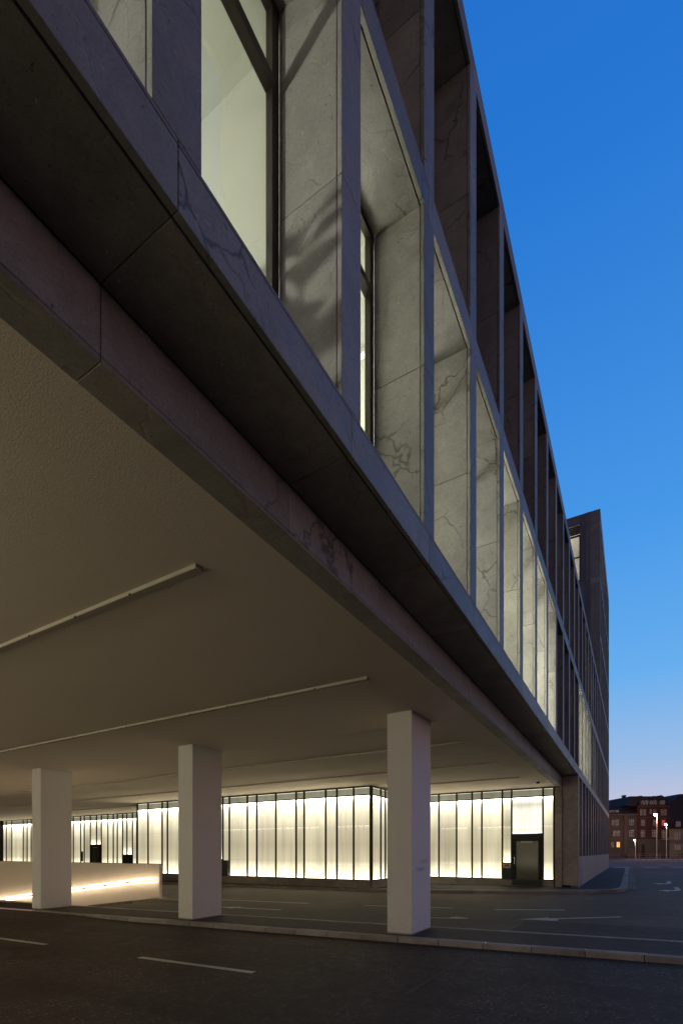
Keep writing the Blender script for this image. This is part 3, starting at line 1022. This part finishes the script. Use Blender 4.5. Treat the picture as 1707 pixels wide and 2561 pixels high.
# left wall beyond
lvv = sorted([25.6, 26.6, 27.3, 28.4, 29.5, 31.0, 31.48, 32.11, 32.60, 33.23, 33.71, 34.36, 35.17, 35.77, 36.57, 37.37, 37.84, 38.84, 39.4, 40.4, 41.6, 42.4, 43.6, 44.4, 45.09, 45.73, 46.38, 48.30, 49.27, 49.87])
special = {}
for i, a in enumerate(lvv[:-1]):
    if a in (35.17, 35.77):
        special[i] = dict(z0=.60)
    if a in (31.48, 32.11):
        special[i] = dict(z0=-.16)
lw = glasswall('glass_wall', 'long lit glass wall far left, above the white ramp wall', 'v', ue, lvv, ZB, 2.865, ground=True, special=special)
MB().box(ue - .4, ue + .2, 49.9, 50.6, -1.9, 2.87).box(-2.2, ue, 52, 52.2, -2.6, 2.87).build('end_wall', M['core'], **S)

# the matching lit wall on the camera's side of the road
ov = [3.0, 4.1, 4.7, 5.9, 7.1, 7.6, 8.8, 10.0, 10.6, 11.8, 12.3, 13.5, 14.7, 15.3, 16.5, 17.0, 18.2, 19.4, 20.0, 21.2, 21.8, 23.0, 24.2, 24.8, 26.0, 27.2, 27.8, 29.0, 30.4, 31.6, 33.0, 34.2, 36.0, 38.0, 40.0, 42.0]
glasswall('glass_wall', 'lit frosted glass wall on the near side of the road, seen in reflections only', 'v', -2.0, ov, ZB, 2.865, inward=-1)
MB().box(-2.10, -1.98, 2.98, 42, -2.6, ZB - .01).box(-2.5, -2.0, 2.03, 2.95, -2, 3.29).box(-2.2, -2.0, 42, 52.2, -2.6, 2.87).build('base_wall', M['stone_base'], **S)

# entrance door in the right wall
dp = thing('entrance_door', 'dark framed entrance door of grey glass in the lit wall', 'door', W(ue, 3.43, ZB))
fr = MB()
UD = ue - .035
fr.box(UD, UD + .12, 3.458, 3.62, ZB, .82).box(UD, UD + .12, 4.58, 4.742, ZB, .82).box(UD, UD + .12, 3.62, 4.58, .50, .82)
fr.build('door_frame', M['frame_black'], dp)
MB().box(UD - .006, UD - .001, 3.47, 4.73, .56, .81).build('fanlight', M['frame'], dp)
lf = MB().box(UD + .05, UD + .07, 3.62, 4.58, ZB - .01, .50).build('door_leaf', M['door_glass'], dp)
for zz in (-.62,):
    pass
hd = MB()
hd.box(UD - .07, UD - .05, 4.62, 4.645, -.55, -.22).box(UD - .05, UD, 4.622, 4.642, -.52, -.50).box(UD - .05, UD, 4.622, 4.642, -.27, -.25)
h = hd.build('handle', M['steel'], lf); h.location = (0, 0, 0)
MB().box(UD - .02, UD + .06, 3.46, 4.74, -1.50, ZB - .015).build('threshold_panel', M['panel_green'], dp)
cl = MB().box(UD - .05, UD, 3.85, 4.35, .42, .49).build('door_closer', M['alu'], dp)
ip = thing('intercom_panel', 'pale metal intercom plate with two round buttons left of the entrance door', 'intercom', W(ue, 4.8, -.6))
MB().box(ue - .04, ue - .02, 4.80, 5.15, -.72, -.52).build('plate', M['brass'], ip)
for vv in (4.93, 5.03):
    mb = MB()
    mb.raw([W(ue - .045, vv + .035 * math.cos(a), -.62 + .035 * math.sin(a)) for a in frange(0, 2 * math.pi, math.pi / 8)[:-1]] +
           [W(ue - .035, vv + .035 * math.cos(a), -.62 + .035 * math.sin(a)) for a in frange(0, 2 * math.pi, math.pi / 8)[:-1]],
           [tuple(range(16))] + [(i, (i + 1) % 16, 16 + (i + 1) % 16, 16 + i) for i in range(16)])
    mb.build('button', M['frame_black'], ip)
MB().box(ue - .03, ue - .01, 4.80, 5.15, ZB, -.74).build('lower_panel', M['panel_green'], ip)
# far door and panels of the left wall
d2 = thing('service_door', 'narrow dark service door in the far left glass wall', 'door', W(ue, 35.17, ZB))
MB().box(ue - .05, ue + .05, 35.20, 35.42, ZB, .6).box(ue - .05, ue + .05, 36.32, 36.54, ZB, .6).box(ue - .05, ue + .05, 35.42, 36.32, .3, .6).build('door_frame', M['frame_black'], d2)
MB().box(ue - .02, ue, 35.42, 36.32, ZB, .3).build('door_leaf', M['door_glass'], d2)
MB().box(ue - .08, ue - .05, 35.6, 36.1, .33, .38).build('door_closer', M['alu'], d2)
d3 = thing('meter_cabinet', 'low grey-green cabinet doors under the far left panes', 'cabinet', W(ue, 31.48, ZB))
MB().box(ue - .03, ue, 31.51, 32.08, ZB, -.2).build('cabinet_door', M['panel_green'], d3)
MB().box(ue - .03, ue, 32.14, 32.57, ZB, -.2).build('cabinet_door', M['panel_green'], d3)
MB().box(ue - .12, ue - .03, 37.45, 37.58, -.75, .05).build('wall_box', M['frame_black'], None, label='small black box on a mullion of the far left glass wall', category='box')
d4 = MB().box(18.93, 18.97, 17.92, 18.30, ZB, -.42).build('panel', M['panel_green'], None, label='dark panel at the foot of the glass beside the middle column', category='panel')
d4.name = 'service_panel'
MB().box(19.1, 60, 25.3, 25.4, -2, -1.9)

# ------------------------------------------------------------------ lamps inside the lit offices
def office_lamp(u, v, z, power, color=(1.0, .955, .86), size=.18, label=None):
    t = thing('office_lamp', label, 'lamp', W(u, v, 3.6), 'lamps in the first floor offices')
    n = 14
    mb = MB()
    mb.raw([W(u + r * math.cos(2 * math.pi * i / n), v + r * math.sin(2 * math.pi * i / n), zz) for r, zz in ((.10, z + .16), (.17, z - .12)) for i in range(n)],
           [(i, (i + 1) % n, n + (i + 1) % n, n + i) for i in range(n)])
    mb.build('lamp_shade', M['lamp_shade'], t)
    MB().box(u - .012, u + .012, v - .012, v + .012, 3.6, z - .15).box(u - .14, u + .14, v - .14, v + .14, 3.6, 3.62).build('stand', M['frame_black'], t)
    li = bpy.data.lights.new('lamp_light', 'POINT'); li.energy = power * 2.3; li.color = color; li.shadow_soft_size = size
    lo = bpy.data.objects.new('lamp_light', li); COL.objects.link(lo)
    lo.location = W(u, v, z + .28)


LAMPS = [(.6, 4.6, 5.1, 130, .07), (-3.6, 5.0, 5.3, 110, .1), (4.5, 4.9, 5.4, 100, .1), (7.1, 4.6, 5.2, 110, .12), (10.0, 4.6, 4.7, 280, .12), (13.2, 4.4, 4.5, 300, .12),  # the lamp beside the potted plant is invented to throw its shadow
         (15.2, 4.8, 4.6, 170, .12), (24.6, 4.5, 4.7, 260, .15), (28.3, 4.6, 4.9, 130, .15), (31.0, 4.8, 4.9, 50, .15)]
ordn = ['first', 'second', 'third', 'fourth', 'fifth', 'sixth', 'seventh', 'eighth', 'ninth', 'tenth']
for i, (u, v, z, p, r) in enumerate(sorted(LAMPS)):
    office_lamp(u, v, z, p, size=r if p == 130 and u < 1 else .55, label='%s unseen floor lamp from the left end inside the lit first floor offices' % ordn[i])
for (u, z, p, col) in ((2.6, 9.0, 26, (1, .70, .48)), (5.6, 9.0, 7, (1, .80, .65)), (10.5, 9.0, 5, (1, .84, .7)), (16.0, 9.0, 5, (1, .84, .7)), (31.5, 9.0, 70, (1, .62, .28))):
    li = bpy.data.lights.new('lamp_light', 'POINT'); li.energy = p; li.color = col; li.shadow_soft_size = .2
    lo = bpy.data.objects.new('lamp_light', li); COL.objects.link(lo); lo.location = W(u, 4.6, z)
li = bpy.data.lights.new('lamp_light', 'POINT'); li.energy = 110; li.color = (1, .86, .78); li.shadow_soft_size = .2
lo = bpy.data.objects.new('lamp_light', li); COL.objects.link(lo); lo.location = W(uw + 2.2, 5.2, 22.6)


# invented potted plant, placed to cast a shadow on the first reveal
def plant(u, v, label):
    t = thing('shadow_plant', label, 'plant', W(u, v, 3.6))
    n = 12
    mb = MB()
    mb.raw([W(u + r * math.cos(2 * math.pi * i / n), v + r * math.sin(2 * math.pi * i / n), z) for r, z in ((.14, 3.6), (.19, 4.0)) for i in range(n)],
           [(i, (i + 1) % n, n + (i + 1) % n, n + i) for i in range(n)] + [tuple(range(n)), tuple(range(n, 2 * n))])
    mb.build('pot', M['white'], t)
    lf = MB()
    for i in range(22):
        a = R.uniform(0, 6.28); L = R.uniform(.3, .6); w = R.uniform(.10, .19); h0 = R.uniform(4.2, 5.3); up = R.uniform(.3, .9)
        p = [Vector(W(u, v, h0)), None, None]
        d = Vector((math.cos(a), math.sin(a), up)).normalized(); sd = Vector((-math.sin(a), math.cos(a), 0))
        p0 = p[0]; p1 = p0 + d * L * .5; p2 = p0 + d * L + Vector((0, 0, -.12))
        lf.raw([tuple(p0), tuple(p1 - sd * w), tuple(p2), tuple(p1 + sd * w)], [(0, 1, 2, 3)])
    lf.build('leaves', M['panel_green'], t)
    MB().box(u - .01, u + .01, v - .01, v + .01, 3.9, 5.2).build('stem', M['frame'], t)


plant(2.30, 3.28, 'invented leafy potted plant behind the first lit window, placed for its shadow')

# ------------------------------------------------------------------ far street
FM = {}
FM['dark'] = plain('old_plaster_dark', (.06, .052, .050), .85, var=.25)
FM['brick'] = plain('red_brick', (.06, .022, .018), .85, var=.3)
FM['cream'] = plain('cream_render', (.25, .22, .17), .85, var=.12)
FM['trim'] = plain('sandstone_trim', (.085, .072, .062), .8, var=.2)
FM['roof'] = plain('slate_roof', (.022, .025, .045), .85, var=.3)
FM['wframe'] = plain('white_window_frame', (.34, .33, .34), .5, var=.05)
FM['pane'] = glass('dark_house_pane', (.06, .07, .09), .05, refl=1.0)
FM['back'] = plain('dark_house_room', (.02, .02, .024), .9)
FM['lit'] = emitter('lit_house_window', (1.0, .52, .22), 1.6)
FM['litred'] = emitter('red_lit_house_window', (1.0, .02, .05), .9)
FM['pole'] = plain('galvanised_pole', (.42, .40, .38), .5, .3)
FM['na'] = emitter('sodium_lamp', (1.0, .62, .28), 260)
FM['led'] = emitter('white_street_lamp', (1.0, .98, .92), 120)
YH, PXM = 130.0, 130.0 / 1236


def HX(x):
    return (x - 853.5) * PXM


def HZ(y):
    return (2131 - y) * PXM


GZ = ZF


def hx6(x):
    return HX(1520 + x / 8.385)


def hz6(y):
    return HZ(1940 + y / 8.385)


def house(name, label, X0, X1, eave, wallmat, depth=12):
    t = thing(name, label, 'house', tuple(C((X0 + X1) / 2, YH, GZ)), None, TH)
    t['_hx'] = (X0 + X1) / 2
    return t


class HB(MB):
    """boxes in a house's own frame: x right, y away from the street, z up from its foot"""

    def __init__(s, t):
        super().__init__(); s.t = t; s.x0 = t['_hx']

    def bx(s, X0, X1, y0, y1, z0, z1):
        i = len(s.v)
        s.v += [(x - s.x0, y, z - GZ) for z in (z0, z1) for x, y in ((X0, y0), (X1, y0), (X1, y1), (X0, y1))]
        s.f += [tuple(i + k for k in q) for q in ((0, 1, 2, 3), (7, 6, 5, 4), (4, 5, 1, 0), (5, 6, 2, 1), (6, 7, 3, 2), (7, 4, 0, 3))]
        return s

    def pts(s, P_, F_):
        return s.raw([(x - s.x0, y, z - GZ) for x, y, z in P_], F_)

    def make(s, name, mat, parent=None, **k):
        o = s.build(name, mat, None, **k)
        o.parent = parent if parent is not None else s.t
        o.location = (0, 0, 0)
        return o


def hwindow(t, X0, X1, z0, z1, kind='cross', glassmat=None, surround=None):
    w, h = X1 - X0, z1 - z0
    f = HB(t); e = .09
    f.bx(X0, X0 + e, -.03, .05, z0, z1).bx(X1 - e, X1, -.03, .05, z0, z1).bx(X0 + e, X1 - e, -.03, .05, z0, z0 + e).bx(X0 + e, X1 - e, -.03, .05, z1 - e, z1)
    zt = z0 + h * .66
    n = 2 if w < 1.3 else 3
    if kind == 'cross':
        f.bx(X0 + e, X1 - e, -.02, .05, zt - .035, zt + .035)
    for i in range(1, n):
        x = X0 + w * i / n
        f.bx(x - .045, x + .045, -.025, .05, z0 + e, z1 - e)
    o = f.make('window', FM['wframe'])
    HB(t).bx(X0 + e, X1 - e, .06, .07, z0 + e, z1 - e).make('pane', glassmat or FM['pane'], o)
    if surround:
        HB(t).bx(X0 - .16, X0 - .01, -.09, .02, z0 - .1, z1 + .1).bx(X1 + .01, X1 + .16, -.09, .02, z0 - .1, z1 + .1).bx(X0 - .22, X1 + .22, -.14, .02, z1 + .1, z1 + .34) \
            .bx(X0 - .22, X1 + .22, -.14, .02, z0 - .26, z0 - .1).make('surround', surround, o)


# house A: grey, partly behind the office tower
A = house('town_house', 'dark grey old town house with low blue slate roof, beside the office tower', hx6(-80), hx6(608), 0, FM['dark'])
HB(A).bx(hx6(-80), hx6(606), .08, 11, GZ, hz6(832)).make('wall', FM['dark'])
HB(A).bx(hx6(-80), hx6(610), -.35, .4, hz6(830), hz6(800)).bx(hx6(-80), hx6(606), -.12, .1, hz6(1340), hz6(1320)).make('cornice', FM['trim'])
HB(A).bx(hx6(325), hx6(380), -.15, .1, GZ, hz6(835)).make('pilaster', FM['trim'])
rA = HB(A).pts([(hx6(-80), 0, hz6(798)), (hx6(606), 0, hz6(798)), (hx6(606), 3.0, hz6(622)), (hx6(-80), 3.0, hz6(622)), (hx6(-80), 11, hz6(798)), (hx6(606), 11, hz6(798)), (hx6(606), 8, hz6(622)), (hx6(-80), 8, hz6(622))],
               [(0, 1, 2, 3), (3, 2, 6, 7), (7, 6, 5, 4), (0, 3, 7, 4), (1, 5, 6, 2), (0, 4, 5, 1)]).make('roof', FM['roof'])
fin = HB(A)
for r, z0, z1 in ((.55, 640, 612), (.38, 612, 590), (.14, 590, 560), (.34, 575, 566), (.12, 560, 540), (.26, 545, 532), (.10, 532, 515), (.2, 515, 498)):
    fin.bx(hx6(70) - r, hx6(70) + r, 2.6 - r, 2.6 + r, hz6(z0), hz6(z1))
fin.make('finial', FM['trim'], rA)
d = HB(A).bx(hx6(45), hx6(242), .6, 2.6, hz6(792), hz6(708)).make('dormer', FM['roof'], None)
for a, b in ((48, 78), (85, 190), (196, 240)):
    o = HB(A).bx(hx6(a), hx6(b), .52, .58, hz6(780), hz6(716)).make('dormer_window', FM['wframe'])
    HB(A).bx(hx6(a) + .1, hx6(b) - .1, .50, .515, hz6(776), hz6(722)).make('pane', FM['pane'], o)
for (a, b, y0, y1, gm) in ((66, 126, 920, 1040, None), (150, 212, 920, 1040, None), (432, 534, 915, 1040, None),
                           (100, 165, 1152, 1270, None), (182, 238, 1152, 1270, None), (432, 534, 1140, 1275, None),
                           (60, 110, 1392, 1500, None), (168, 244, 1385, 1505, 'lit')):
    HB(A)
    hwindow(A, hx6(a), hx6(b), hz6(y1), hz6(y0), glassmat=FM['lit'] if gm == 'lit' else None)
HB(A).bx(hx6(402), hx6(530), -.05, .1, GZ, hz6(1520)).make('door', FM['trim'])
# house B: red brick with white windows and mansard
Bh = house('brick_town_house', 'tall red brick town house with white windows and steep slate roof', hx6(608), hx6(1275), 0, FM['brick'])
HB(Bh).bx(hx6(610), hx6(1275), .08, 12, GZ, hz6(640)).make('wall', FM['brick'])
HB(Bh).bx(hx6(604), hx6(1280), -.4, .3, hz6(655), hz6(632)).bx(hx6(610), hx6(1275), -.12, .1, hz6(880), hz6(866)).bx(hx6(610), hx6(1300), -.25, .1, hz6(1348), hz6(1328)).make('cornice', FM['trim'])
HB(Bh).bx(hx6(610), hx6(1275), -.06, .1, GZ, hz6(1350)).make('ground_floor_facing', FM['trim'])
xs = [(375, 618), (470, 428), (520, 428), (1030, 428), (1130, 402), (1250, 478), (1278, 600), (1278, 632), (606, 632)]
n = len(xs)
rB = HB(Bh).pts([(hx6(x), .3, hz6(y)) for x, y in xs] + [(hx6(x), 12, hz6(y)) for x, y in xs], [tuple(range(n)), tuple(range(n, 2 * n))] + [(i, (i + 1) % n, n + (i + 1) % n, n + i) for i in range(n)]).make('roof', FM['roof'])
for a, b in ((684, 736), (742, 790), (796, 832), (868, 922), (940, 1012), (1078, 1130), (1134, 1178)):
    o = HB(Bh).bx(hx6(a), hx6(b), -.1, .5, hz6(602), hz6(520)).make('dormer_window', FM['wframe'])
    HB(Bh).bx(hx6(a) + .13, hx6(b) - .13, -.13, -.11, hz6(595), hz6(528)).make('pane', FM['pane'], o)
for (a, b, y0, y1, gm, su) in ((668, 712, 705, 832, None, 0), (736, 786, 705, 832, None, 0), (866, 908, 705, 800, None, 0), (950, 996, 705, 800, None, 0), (1100, 1150, 705, 830, None, 0), (1166, 1216, 705, 830, None, 0),
                               (682, 760, 930, 1045, None, 1), (935, 992, 930, 1045, None, 1), (1116, 1188, 925, 1045, 'r', 1),
                               (678, 760, 1148, 1282, None, 1), (915, 1006, 1142, 1282, None, 1), (1116, 1198, 1145, 1300, None, 1),
                               (915, 1006, 1378, 1508, None, 1), (1128, 1212, 1378, 1508, None, 1)):
    hwindow(Bh, hx6(a), hx6(b), hz6(y1), hz6(y0), glassmat=FM['litred'] if gm == 'r' else None, surround=FM['trim'] if su else None)
HB(Bh).bx(hx6(690), hx6(760), -.08, .1, GZ, hz6(1440)).make('door', FM['back'])
bal = HB(Bh).bx(hx6(1080), hx6(1300), -.9, 0, hz6(1345), hz6(1336)).bx(hx6(1080), hx6(1300), -.92, -.88, hz6(1300), hz6(1296))
for i in range(12):
    x = hx6(1080) + i * (hx6(1300) - hx6(1080)) / 11.5
    bal.bx(x, x + .04, -.92, -.88, hz6(1336), hz6(1300))
bal.make('balcony', FM['pole'])
for (cx, ct) in ((560, 380), (905, 395), (1190, 400)):
    HB(Bh).bx(hx6(cx), hx6(cx + 34), 5.0, 6.2, hz6(470), hz6(ct)).bx(hx6(cx) - .12, hx6(cx + 34) + .12, 4.9, 6.3, hz6(ct), hz6(ct) + .25).make('chimney', FM['trim'], rB)
g_ = HB(Bh).pts([(hx6(612), -.25, hz6(634)), (hx6(700), -.25, hz6(634)), (hx6(656), -.25, hz6(560)), (hx6(612), 1.6, hz6(634)), (hx6(700), 1.6, hz6(634)), (hx6(656), 1.6, hz6(560))],
                [(0, 1, 2), (3, 5, 4), (0, 2, 5, 3), (1, 4, 5, 2), (0, 3, 4, 1)]).make('gable', FM['brick'])
# house C: cream with a deep dark roof
Ch = house('cream_town_house', 'cream rendered house with huge dark mansard roof at the right edge', hx6(1278), hx6(1800), 0, FM['cream'])
HB(Ch).bx(hx6(1280), hx6(1800), .08, 12, GZ, hz6(1110)).make('wall', FM['cream'])
HB(Ch).bx(hx6(1270), hx6(1806), -.3, .2, hz6(1116), hz6(1100)).bx(hx6(1280), hx6(1800), -.08, .1, hz6(1398), hz6(1386)).make('cornice', FM['trim'])
xs = [(1280, 1100), (1280, 640), (1292, 560), (1390, 530), (1500, 382), (1800, 372), (1800, 1100)]
n = len(xs)
HB(Ch).pts([(hx6(x), .35, hz6(y)) for x, y in xs] + [(hx6(x), 12, hz6(y)) for x, y in xs], [tuple(range(n))[::-1], tuple(range(n, 2 * n))] + [(i, (i + 1) % n, n + (i + 1) % n, n + i) for i in range(n)]).make('roof', FM['roof'])
HB(Ch).bx(hx6(1380), hx6(1518), -.2, .34, hz6(1090), hz6(940)).make('dormer', FM['roof'])
for (a, b, y0, y1, off) in ((1376, 1524, 1190, 1340, 0), (1380, 1530, 1442, 1560, 0), (1640, 1760, 1190, 1340, 0)):
    hwindow(Ch, hx6(a), hx6(b), hz6(y1), hz6(y0))
o = HB(Ch).bx(hx6(1398), hx6(1500), -.28, -.21, hz6(1070), hz6(958)).make('dormer_window', FM['wframe'])
HB(Ch).bx(hx6(1398) + .15, hx6(1500) - .15, -.31, -.29, hz6(1062), hz6(966)).make('pane', FM['pane'], o)
# houses beyond both edges of the picture, seen only from beside
for (x0, x1, top, mat, lb) in ((-700, -90, 720, FM['dark'], 'plain dark town house hidden behind the office tower'), (1810, 2500, 600, FM['brick'], 'brick town house beyond the right edge of the picture')):
    h = house('town_house', lb, hx6(x0), hx6(x1), 0, mat)
    HB(h).bx(hx6(x0), hx6(x1), .08, 12, GZ, hz6(top)).make('wall', mat)
    HB(h).bx(hx6(x0), hx6(x1), .5, 11, hz6(top), hz6(top - 120)).make('roof', FM['roof'])
    for i in range(5):
        xx = x0 + 60 + i * (x1 - x0 - 120) / 5
        for yy in (900, 1150, 1380):
            hwindow(h, hx6(xx), hx6(xx + 70), hz6(yy + 120), hz6(yy))


# street lamps
def street_lamp(X, Y, ztop, r, mat, label, head, arm=.4, energy=0, col=(1, 1, 1)):
    base = C(X, Y, GZ)
    t = thing('street_lamp', label, 'street lamp', tuple(base), 'street lamps across the main road', TH)
    H = ztop - GZ
    n = 8
    mb = MB()
    mb.raw([(rr * math.cos(2 * math.pi * i / n), rr * math.sin(2 * math.pi * i / n), z) for rr, z in ((r * 1.5, 0), (r * 1.4, 1.0), (r, 1.05), (r * .7, H)) for i in range(n)],
           [(j * n + i, j * n + (i + 1) % n, (j + 1) * n + (i + 1) % n, (j + 1) * n + i) for j in range(3) for i in range(n)])
    o = mb.build('pole', FM['pole']); o.parent = t
    mb = MB()

    def bb(x0, x1, y0, y1, z0, z1):
        i = len(mb.v)
        mb.v += [(x, y, z) for z in (z0, z1) for x, y in ((x0, y0), (x1, y0), (x1, y1), (x0, y1))]
        mb.f += [tuple(i + k for k in q) for q in ((0, 1, 2, 3), (7, 6, 5, 4), (4, 5, 1, 0), (5, 6, 2, 1), (6, 7, 3, 2), (7, 4, 0, 3))]
    bb(-arm - head, .05, -.12, .12, H, H + .10)
    o = mb.build('lamp_head', FM['pole']); o.parent = t
    mb = MB(); bm = bmesh.new()
    bmesh.ops.create_uvsphere(bm, u_segments=12, v_segments=8, radius=head * .5)
    me = bpy.data.meshes.new('lamp_bulb')
    for q in bm.verts:
        q.co = Vector((q.co.x - arm - head * .4, q.co.y * .8, q.co.z * .8 + H - head * .28))
    bm.to_mesh(me); bm.free(); me.materials.append(mat)
    o = bpy.data.objects.new('lamp_bulb', me); COL.objects.link(o); o.parent = t
    if energy:
        li = bpy.data.lights.new('street_light', 'POINT'); li.energy = energy; li.color = col; li.shadow_soft_size = .3
        lo = bpy.data.objects.new('street_light', li); COL.objects.link(lo)
        lo.location = C(X - arm - .2, Y - .4, ztop - head)


k_ = 1 / 1236
street_lamp((1641 - 853.5) * 115 * k_, 115, (2131 - 2036) * 115 * k_, .11, FM['na'], 'tall street lamp with glaring orange sodium light', .62, .1, 3000, (1, .48, .30))
street_lamp((1665 - 853.5) * 120 * k_, 120, (2131 - 2061) * 120 * k_, .08, FM['led'], 'white street lamp right of the orange one', .40, 0, 220, (1, .97, .92))
street_lamp((1587.3 - 853.5) * 118 * k_, 118, (2131 - 2100) * 118 * k_, .08, FM['led'], 'short white street lamp near the office building corner', .40, 0, 220, (1, .97, .92))

# railing along the main road
t = thing('railing', 'long white metal railing on the far side of the main road', 'railing', tuple(C(60, 112, GZ)), None, TH)
for i in range(22):
    x = -2 + i * 2.35
    mb = MB()
    q = [(x, 0, 0), (x + .07, 0, 0), (x + .07, .07, 0), (x, .07, 0)]
    mb.raw(q + [(a, b, 1.2) for a, b, _ in q], [(0, 1, 2, 3), (7, 6, 5, 4), (4, 5, 1, 0), (5, 6, 2, 1), (6, 7, 3, 2), (7, 4, 0, 3)])
    o = mb.build('post', FM['wframe']); o.parent = t
for z in (.35, .75, 1.14):
    mb = MB()
    q = [(-2, .02, z), (48, .02, z), (48, .05, z), (-2, .05, z)]
    mb.raw(q + [(a, b, z + .05) for a, b, _ in q], [(0, 1, 2, 3), (7, 6, 5, 4), (4, 5, 1, 0), (5, 6, 2, 1), (6, 7, 3, 2), (7, 4, 0, 3)])
    o = mb.build('rail', FM['wframe'] if z != .75 else FM['pole']); o.parent = t
mb = MB()
mb.raw([tuple(C(X, Y, z)) for X, Y, z in ((20, 110.5, ZF + .004), (180, 110.5, ZF + .004), (180, 128, ZF + .004), (20, 128, ZF + .004))], [(0, 1, 2, 3)])
mb.build('pavement', M['asphalt_path'], **S)
# bushes behind the railing
for j, (X, w, h) in enumerate(((70.2, 2.4, 1.3), (79.5, 1.8, 1.2), (88.2, 2.2, 4.2), (84.5, 2.0, 1.3))):
    t = thing('bush', ['low dark bush behind the railing near the office tower', 'low dark bush behind the railing below the orange lamp',
                       'tall bare bush in front of the cream house', 'low dark bush behind the railing by the white lamp'][j], 'bush', tuple(C(X, 122, GZ)), 'bushes across the main road')
    mb = MB()
    for i in range(420):
        a, rr, z = R.uniform(0, 6.28), math.sqrt(R.random()) * w, R.random() ** .8 * h
        rr *= (1 - (z / h) ** 2 * .6)
        p = Vector((rr * math.cos(a), rr * math.sin(a), z)); s_ = .09 + .1 * R.random()
        d1 = Vector((R.uniform(-1, 1), R.uniform(-1, 1), R.uniform(-1, 1))) * s_; d2 = Vector((R.uniform(-1, 1), R.uniform(-1, 1), R.uniform(-1, 1))) * s_
        mb.raw([tuple(p), tuple(p + d1), tuple(p + d2)], [(0, 1, 2)])
    o = mb.build('foliage', M['panel_green']); o.parent = t
    mb = MB()
    for i in range(14):
        a = R.uniform(0, 6.28); e = Vector((math.cos(a) * w * .7, math.sin(a) * w * .7, h * R.uniform(.7, 1.05)))
        mb.raw([(-.04, 0, 0), (.04, 0, 0), tuple(e + Vector((.015, 0, 0))), tuple(e - Vector((.015, 0, 0)))], [(0, 1, 2, 3)])
        mb.raw([(0, -.04, 0), (0, .04, 0), tuple(e + Vector((0, .015, 0))), tuple(e - Vector((0, .015, 0)))], [(0, 1, 2, 3)])
    o = mb.build('twigs', FM['back']); o.parent = t

# fix child placement for mesh parts written in world coordinates
for o in bpy.data.objects:
    if '_hx' in o:
        del o['_hx']
strip_private()
